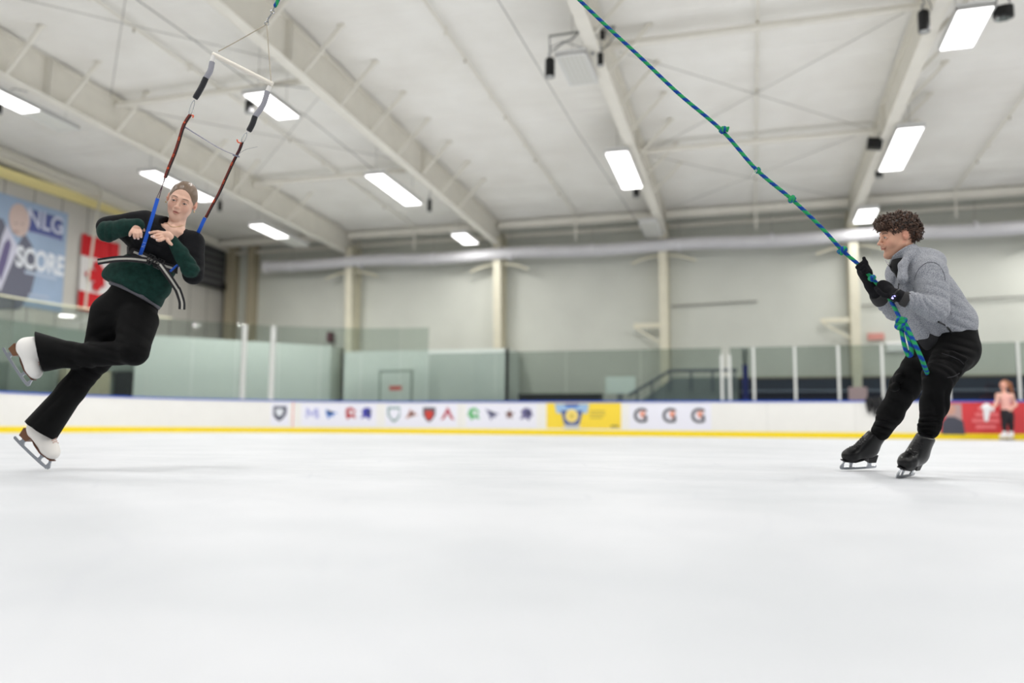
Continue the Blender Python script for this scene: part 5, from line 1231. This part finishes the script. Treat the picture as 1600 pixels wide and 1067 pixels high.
# curly hair
hb = SDF(); cHm = lin(62, 44, 34)
hb.ell(LM(0, -.020, .052), np.array((.081, .098, .080))*MS, MM, k=.02, col=lin(40, 28, 22)); hb.ell(LM(0, -.075, .02), np.array((.074, .058, .075))*MS, MM, k=.03, col=cHm)
hb.ell(LM(0, .050, .085), np.array((.062, .050, .040))*MS, MM, k=.02, col=cHm)
hb.ell(LM(0, .100, -.045), np.array((.100, .095, .104))*MS, MM, k=.008, op='s'); hb.half(LM(0, -.06, -.045), MM@np.array([0, .35, -1.]), k=.01)
for g_ in (-1, 1): hb.ell(LM(g_*.085, -.004, -.012), np.array((.03, .026, .040))*MS, MM, k=.006, op='s')
hb.warp(rumple(.006, 70, 5))
hp, hq, hC = hb.mesh(.0028, default=cHm)
cur = MB(); curc = []
rg = np.random.default_rng(11)
def curl(p, n, down, L_, R_, r, turns):
    n = unit(n); t_ = unit(down-n*(down@n)*.6); s_ = np.cross(n, t_); ph = rg.uniform(0, 6); P_ = []; N = int(turns*8)+4
    for i in range(N):
        u = i/(N-1); a = ph+turns*2*pi*u; P_.append(p+t_*L_*u+(n*cos(a)+s_*sin(a))*R_*(.7+.4*sin(pi*u))+n*R_*.6)
    n0 = len(cur.v); cur.tube(P_, [r*(1 if i < N-2 else .6) for i in range(N)], 5); v = rg.uniform(.55, 1.9); base_ = np.array(lin(70, 50, 38))*v; curc.extend([base_]*(len(cur.v)-n0))
loc = ((hp-mh)@MM)/MS; okm = np.where((loc[:, 2] > -.04) & ((loc[:, 2] > .022) | (loc[:, 1] < -.02)))[0]
for i in rg.choice(okm, 900, replace=False):
    p = hp[i]; l_ = loc[i]; n = MM@unit(l_-np.array([0, -.02, .01])); dn = MM@np.array([rg.normal()*.5, .5 if l_[1] > .0 else -.5, -.9 if l_[2] < .09 else rg.normal()*.4])
    curl(p, n, dn, rg.uniform(.012, .030), rg.uniform(.0045, .0085), rg.uniform(.0019, .0034), rg.uniform(.6, 1.5))
for k in range(70):                                                                     # fringe falling over the forehead
    x = rg.uniform(-.05, .055); p = LM(x, .082+.02*(1-(x/.06)**2)+rg.normal()*.004, .082+rg.normal()*.008); curl(p, MM@np.array([x*6, 1, .2]), MM@np.array([rg.normal()*.3, .25, -1]), rg.uniform(.016, .034), rg.uniform(.0035, .006), rg.uniform(.0016, .0028), rg.uniform(.5, 1.2))
make_mesh('hair', [(hp, hq, hC), (np.array(cur.v), cur.f, np.array(curc))], mat('curly brown hair', (64, 46, 36), .42, spec=.5, attr=True), coach, CB)

# ------------------------------------------------------------------ the rope he pulls, with its knots
RD = 4.74
rope_main = [c_(590, -335, 4.85), c_(700, -206, 4.82), c_(905.3, 0, 4.80), c_(1000, 89, 4.78), c_(1060, 146, 4.77), c_(1128, 204, 4.76), c_(1182, 265, 4.75), c_(1238, 312, 4.74), c_(1282, 354, 4.73), c_(1316, 391, 4.72), c_(1339, 411, 4.71), c_(1350, 422, 4.70), c_(1362, 434, 4.69), c_(1374, 447, 4.68), c_(1386, 461, 4.67), c_(1393.5, 473, 4.60), c_(1401, 487, 4.56), c_(1407, 500, 4.53)]
RB = rope_main[9]
rp = thing('pulley_rope', 'blue and green braided rope with knots, running from the coach\'s gloves up over the picture', 'rope', W(RB), PHI)
M_rope = mat('braided rope', (40, 120, 110), .75, spec=.2, attr=True, bump=.5, bscale=300)
cRB, cRG = np.array(lin(22, 66, 158)), np.array(lin(44, 158, 92))
def rope_part(P_, r=.0105, name='rope', n=10, seg=.0045, tw=.075, m_extra=None):
    D_ = [np.array(p) for p in P_]; L_ = [0]
    for a, b in zip(D_, D_[1:]): L_.append(L_[-1]+np.linalg.norm(b-a))
    N = max(8, int(L_[-1]/seg)); s_ = np.linspace(0, L_[-1], N); X = np.stack([np.interp(s_, L_, [p[i] for p in D_]) for i in range(3)], 1)
    mb = MB(); mb.tube([tuple(x) for x in X], r, n)
    C_ = []
    for i in range(N):
        for k in range(n):
            a = 2*pi*k/n; v = sin(2*pi*s_[i]/tw+a*1.0); C_.append(cRB if v > 0 else cRG)
            # strands stand proud of the core
            ax_ = X[i]; f_ = 1+.10*abs(sin(2*pi*s_[i]/(tw*.5)+a)); mb.v[i*n+k] = tuple(ax_+(np.array(mb.v[i*n+k])-ax_)*f_)
    return (np.array(mb.v), mb.f, np.array(C_))
make_mesh('rope', [rope_part(catmull(rope_main, 10))], M_rope, rp, RB)
def knot(c, s, seed, ax, name='knot'):
    rg = np.random.default_rng(seed); ax = unit(ax); u = unit(np.cross(ax, VC)); v = np.cross(ax, u); parts = []
    P_ = []
    for t in np.linspace(0, 2*pi, 40): 
        a = 2*t+seed; R_ = s*(1.0+.45*cos(3*t)); P_.append(c+u*R_*cos(a)+v*R_*sin(a)+ax*s*.75*sin(3*t))
    parts.append(rope_part(P_, .0098, tw=.05))
    P_ = [c+u*s*1.25*cos(a)+v*s*1.1*sin(a)+ax*s*(.2*a/3-.5) for a in np.linspace(.5, 6.5+seed % 2, 26)]; parts.append(rope_part(P_, .0098, tw=.05))
    return make_mesh(name, parts, M_rope, rp, RB)
axr = unit(rope_main[9]-rope_main[5])
knot(c_(1129.5, 203, 4.75), .0125, 1, axr); knot(c_(1237.5, 311, 4.73), .012, 2, axr); knot(c_(1316, 391.5, 4.71), .0155, 3, axr); knot(c_(1362.5, 434.5, 4.66), .010, 5, axr)
knot(c_(1184, 266, 4.745), .008, 4, axr)
m_ = MB(); m_.tube(catmull([c_(1134, 203, 4.74), c_(1138, 199, 4.74), c_(1136, 206, 4.74)], 5), .007, 6); o = make_mesh('rope_end', [mbp(m_, cRG)], M_rope, rp, RB)
m_ = MB(); m_.tube([c_(1182, 265, 4.73), c_(1177, 270, 4.73), c_(1174, 277, 4.73)], .002, 5); m_.tube([c_(1183, 266, 4.73), c_(1179, 272, 4.73), c_(1177.5, 275, 4.73)], .002, 5); local('tape_tie', m_, mat('pale tape', (206, 204, 200), .6), rp, RB)
# the bundle that hangs below his hands: knot, loop and long tail
knot(c_(1408, 501, 4.53), .017, 6, (0, 0, 1)); knot(c_(1407, 510, 4.53), .016, 7, (0, 0, 1))
loop = catmull([c_(1407, 509, 4.54), c_(1409.5, 522, 4.53), c_(1412.5, 537, 4.52), c_(1416, 549, 4.52), c_(1420, 555.5, 4.52), c_(1423.5, 554, 4.51), c_(1424, 546, 4.50), c_(1421, 533, 4.50), c_(1417, 520, 4.51), c_(1412, 506, 4.52)], 8)
make_mesh('hanging_loop', [rope_part(loop, .0115, tw=.06)], M_rope, rp, RB)
tailp = catmull([c_(1408, 497, 4.53), c_(1414, 505, 4.52), c_(1420, 517, 4.50), c_(1427, 532, 4.48), c_(1434, 547, 4.46), c_(1441, 563, 4.46), c_(1446, 576, 4.52), c_(1453, 592, 4.66)], 8)
make_mesh('rope_tail', [rope_part(tailp, .0118, tw=.06)], M_rope, rp, RB)
# the run down to the girl's harness and the pulley above the picture
lr = [c_(430, 8, WD), c_(437, -5, WD), c_(500, -140, WD+.05), c_(565, -290, WD+.12), c_(590, -335, 4.85)]
make_mesh('rope', [rope_part(catmull(lr, 6))], M_rope, rp, RB)
pz = c_(590, -335, 4.85)
m_ = MB(); m_.lathe([(.02, -.012), (.045, -.010), (.038, 0), (.045, .010), (.02, .012)], Matrix.Translation(Vector(pz-np.array([0, 0, .03]))) @ Matrix.Rotation(pi/2, 4, 'X'), 20); m_.box(pz+np.array([0, 0, .03]), (.03, .04, .12)); m_.tube([pz+np.array([0, 0, .08]), pz+np.array([0, 0, 8.4-pz[2]])], .006, 6)
local('pulley', m_, M_steel, rp, RB)

# gloves closed on the rope
cG = lin(20, 20, 24); M_glove = mat('black knit glove', (20, 20, 24), .85, spec=.2, attr=True, bump=.5, bscale=260)
def grip(s, c, a, n, col, R_=.024, rf=.0105, sp=.0205, arc=4.2, lens=(.92, 1.0, .97, .85)):
    a = unit(a); n = unit(n-a*(n@a)); t_ = np.cross(a, n)
    for i in range(4):
        o_ = c+a*sp*(i-1.5); P_ = [o_+(R_+.004*(k == 0))*(cos(th)*n+sin(th)*t_) for k, th in enumerate(np.linspace(-.35, arc*lens[i]-.35, 8))]; finger(s, P_, rf, rf*.85, col, .003)
g1 = SDF(); cN_ = c_(1381, 453, 4.66); aN = unit(rope_main[14]-rope_main[12])
grip(g1, cN_-aN*.004, -aN, VC+np.array([0, 0, .5]), cG)
g1.ell(cN_+VC*.030+np.array([.012, 0, .012]), (.046, .022, .036), np.stack([unit(c_(1404, 463, 4.6)-cN_), VC, unit(np.cross(unit(c_(1404, 463, 4.6)-cN_), VC))], 1), k=.02, col=cG)
g1.cone(cN_+VC*.028+np.array([.01, 0, 0]), c_(1403, 462, 4.55), .032, .030, .02, col=cG); g1.cone(c_(1401, 461, 4.56), c_(1412, 466, 4.53), .036, .035, .01, col=cG)
finger(g1, [c_(1388, 463, 4.58), c_(1380, 461, 4.59), c_(1373, 455, 4.60), c_(1369, 450, 4.62)], .014, .011, cG, .008)
g1.warp(rumple(.0012, 60, 4))
gl = make_mesh('glove', [g1.mesh(.0024)], M_glove, coach, CB)
g2 = SDF(); cF = c_(1348, 420.5, 4.705); aF = unit(rope_main[12]-rope_main[10])
grip(g2, cF, aF, -VC+np.array([.1, 0, -.35]), cG)
g2.ell(cF-VC*.028+np.array([.012, 0, -.010]), (.044, .020, .034), np.stack([aF, VC, np.cross(aF, VC)], 1), k=.02, col=cG)
g2.cone(cF-VC*.024+np.array([.005, 0, -.02]), c_(1363, 450, 4.74), .032, .032, .025, col=cG); g2.cone(c_(1361, 446, 4.73), c_(1371, 463, 4.79), .034, .038, .012, col=cG)
finger(g2, [c_(1358, 428, 4.72), c_(1355, 419, 4.70), c_(1352, 410, 4.69), c_(1350, 403.5, 4.69)], .017, .0115, cG, .010)
g2.warp(rumple(.0012, 60, 6))
gl2 = make_mesh('glove', [g2.mesh(.0024)], M_glove, coach, CB)
# knit cuffs and the watch
for a, b, r in ((c_(1409, 465, 4.53), c_(1420, 470, 4.52), .042), (c_(1369, 459, 4.77), c_(1376, 470, 4.82), .044)):
    m_ = MB(); a, b = np.array(a), np.array(b); m_.tube([a, a+(b-a)*.3, a+(b-a)*.7, b], [r*.94, r*1.04, r*1.06, r], 18); local('cuff', m_, mat('dark grey rib knit', (52, 51, 52), .85, bump=.4, bscale=180), coach, CB)
wt = c_(1396.5, 465.5, 4.555)+VC*.030; wx = unit(c_(1404, 456, 4.5)-c_(1389, 474, 4.5)); wn = unit(VC+np.array([-.1, 0, .1])); wx = unit(wx-wn*(wx@wn)); wy_ = np.cross(wn, wx)
WM = Matrix([[wx[i], wy_[i], wn[i]] for i in range(3)])
m_ = MB(); m_.box(wt, (.040, .034, .011), WM); o = local('wrist_watch', m_, mat('watch case', (34, 34, 40), .25, metal=.5), coach, CB, False)
o.modifiers.new('bevel', 'BEVEL').width = .003
m_ = MB(); m_.box(wt+wn*.006, (.034, .028, .001), WM); o2 = local('watch_screen', m_, mat('watch glass', (12, 12, 20), .1), coach, CB, False); o2.parent = o; o2.matrix_parent_inverse = Matrix.Identity(4)
m_ = MB()
for (x, y, a, b) in ((-.008, .0, .009, .012), (.008, -.003, .006, .010), (.001, .006, .004, .003)): m_.box(wt+wn*.0068+wx*x+wy_*y, (a, b, .0006), WM)
o3 = local('watch_digits', m_, mat('watch digits', (.45, .42, 1.0), .4, emit=1.2), coach, CB, False); o3.parent = o; o3.matrix_parent_inverse = Matrix.Identity(4)
ring_ = MB(); wc = c_(1401.5, 461.8, 4.56); wa = unit(c_(1412, 466, 4.53)-c_(1395, 459, 4.57)); u_ = unit(np.cross(wa, [0, 0, 1.])); v_ = np.cross(wa, u_)
ring_.tube([wc+(u_*cos(t)+v_*sin(t))*.037 for t in np.linspace(0, 2*pi, 25)], .006, 6); o = local('watch_strap', ring_, M_black, coach, CB)
# his skates
skate(coach, CB, c_(1426.5, 743.5, 4.80), c_(1399, 748, 4.585), c_(1466, 668, 4.74), (8, 8, 10), (30, 30, 32), (12, 12, 13), (30, 29, 31), .32, 'near black skate pointing at the camera', shaft=.235)
skate(coach, CB, c_(1366.5, 731.5, 5.50), c_(1312.5, 734, 5.40), c_(1374, 670, 5.40), (8, 8, 10), (30, 30, 32), (12, 12, 13), (30, 29, 31), .32, 'far black skate seen from the side', shaft=.235, lean=-.055)

# ================================================================== the far skater by the boards
FD = 21.6
def f_(px, py, dd=0.): return Q(px, py, FD+dd)
FB = np.array([f_(1575, 683)[0], FD, 0.])
far = person('person', 'distant skater with a ponytail in a pink top and black leggings by the red advert', FB)
fb = SDF(); cP = lin(226, 170, 160); cL = lin(30, 26, 32); cHr = lin(150, 96, 64)
S_ = FD/F_PX
fb.ell(f_(1568, 602), (.085, .10, .11), col=lin(216, 160, 140)); fb.cone(f_(1568, 610), f_(1570, 614), .05, .055, col=lin(216, 160, 140))
fbd = [(f_(1560, 618), f_(1580, 619), .075, .075, lin(224, 176, 160)), (f_(1570, 622), f_(1573, 645), .13, .12, cP), (f_(1560, 618), f_(1556, 632), .05, .045, lin(224, 176, 160)), (f_(1556, 632), f_(1548, 640, -.1), .042, .035, lin(224, 176, 160)), (f_(1580, 619), f_(1587, 632), .05, .045, lin(224, 176, 160)), (f_(1587, 632), f_(1578, 641, -.1), .042, .035, lin(224, 176, 160)),
       (f_(1573, 645), f_(1574, 650), .15, .15, cL), (f_(1570, 650), f_(1569, 665), .095, .065, cL), (f_(1569, 665), f_(1571, 678), .06, .045, cL), (f_(1578, 650), f_(1580, 666), .095, .065, cL), (f_(1580, 666), f_(1580, 678), .06, .045, cL)]
for a, b, r1, r2, c in fbd: fb.cone(a, b, r1, r2, .04, col=c)
for x in (1544, 1576): fb.ell(f_(x+(4 if x < 1570 else 2), 641, -.12), (.045, .04, .05), col=lin(216, 160, 140))
p_, q_, c__ = fb.mesh(.018); make_mesh('body', [(p_, q_, c__)], mat('far figure', (200, 160, 140), .7, attr=True), far, FB)
hh_ = SDF(); hh_.ell(f_(1570, 600, .02), (.105, .11, .115), col=cHr, k=.01); hh_.cone(f_(1577, 600, .05), f_(1582, 616, .1), .06, .035, .04, col=cHr); hh_.ell(f_(1565, 604, -.10), (.07, .06, .08), k=.01, op='s')
make_mesh('hair', [hh_.mesh(.012)], mat('light brown hair', (150, 100, 66), .5, attr=True), far, FB)
jt = SDF(); jt.cone(f_(1542, 636, -.1), f_(1541, 656, -.1), .10, .05, .03, col=lin(226, 224, 226)); jt.cone(f_(1536, 636, -.1), f_(1550, 640, -.1), .05, .06, .03, col=lin(226, 224, 226))
make_mesh('held_cloth', [jt.mesh(.014)], mat('white cloth', (226, 224, 226), .8, attr=True), far, FB)
for x in (1570, 1580):
    bt = SDF(); bt.cone(f_(x, 676), f_(x, 680), .06, .06, .03, col=lin(232, 230, 230)); bt.cone(f_(x-1, 681), f_(x-6, 681.5), .055, .045, .03, col=lin(232, 230, 230))
    o = make_mesh('ice_skate', [bt.mesh(.012)], mat('white boot far', (232, 230, 230), .4, attr=True), far, FB)
    m_ = MB(); z0 = 0.004; xx = f_(x-2, 681)[0]; m_.box((xx, FD, z0+.02), (.27, .008, .04)); b_ = local('blade', m_, mat('blade steel', (186, 190, 196), .22, metal=.9), far, FB, False); b_.parent = o; b_.matrix_parent_inverse = Matrix.Identity(4)
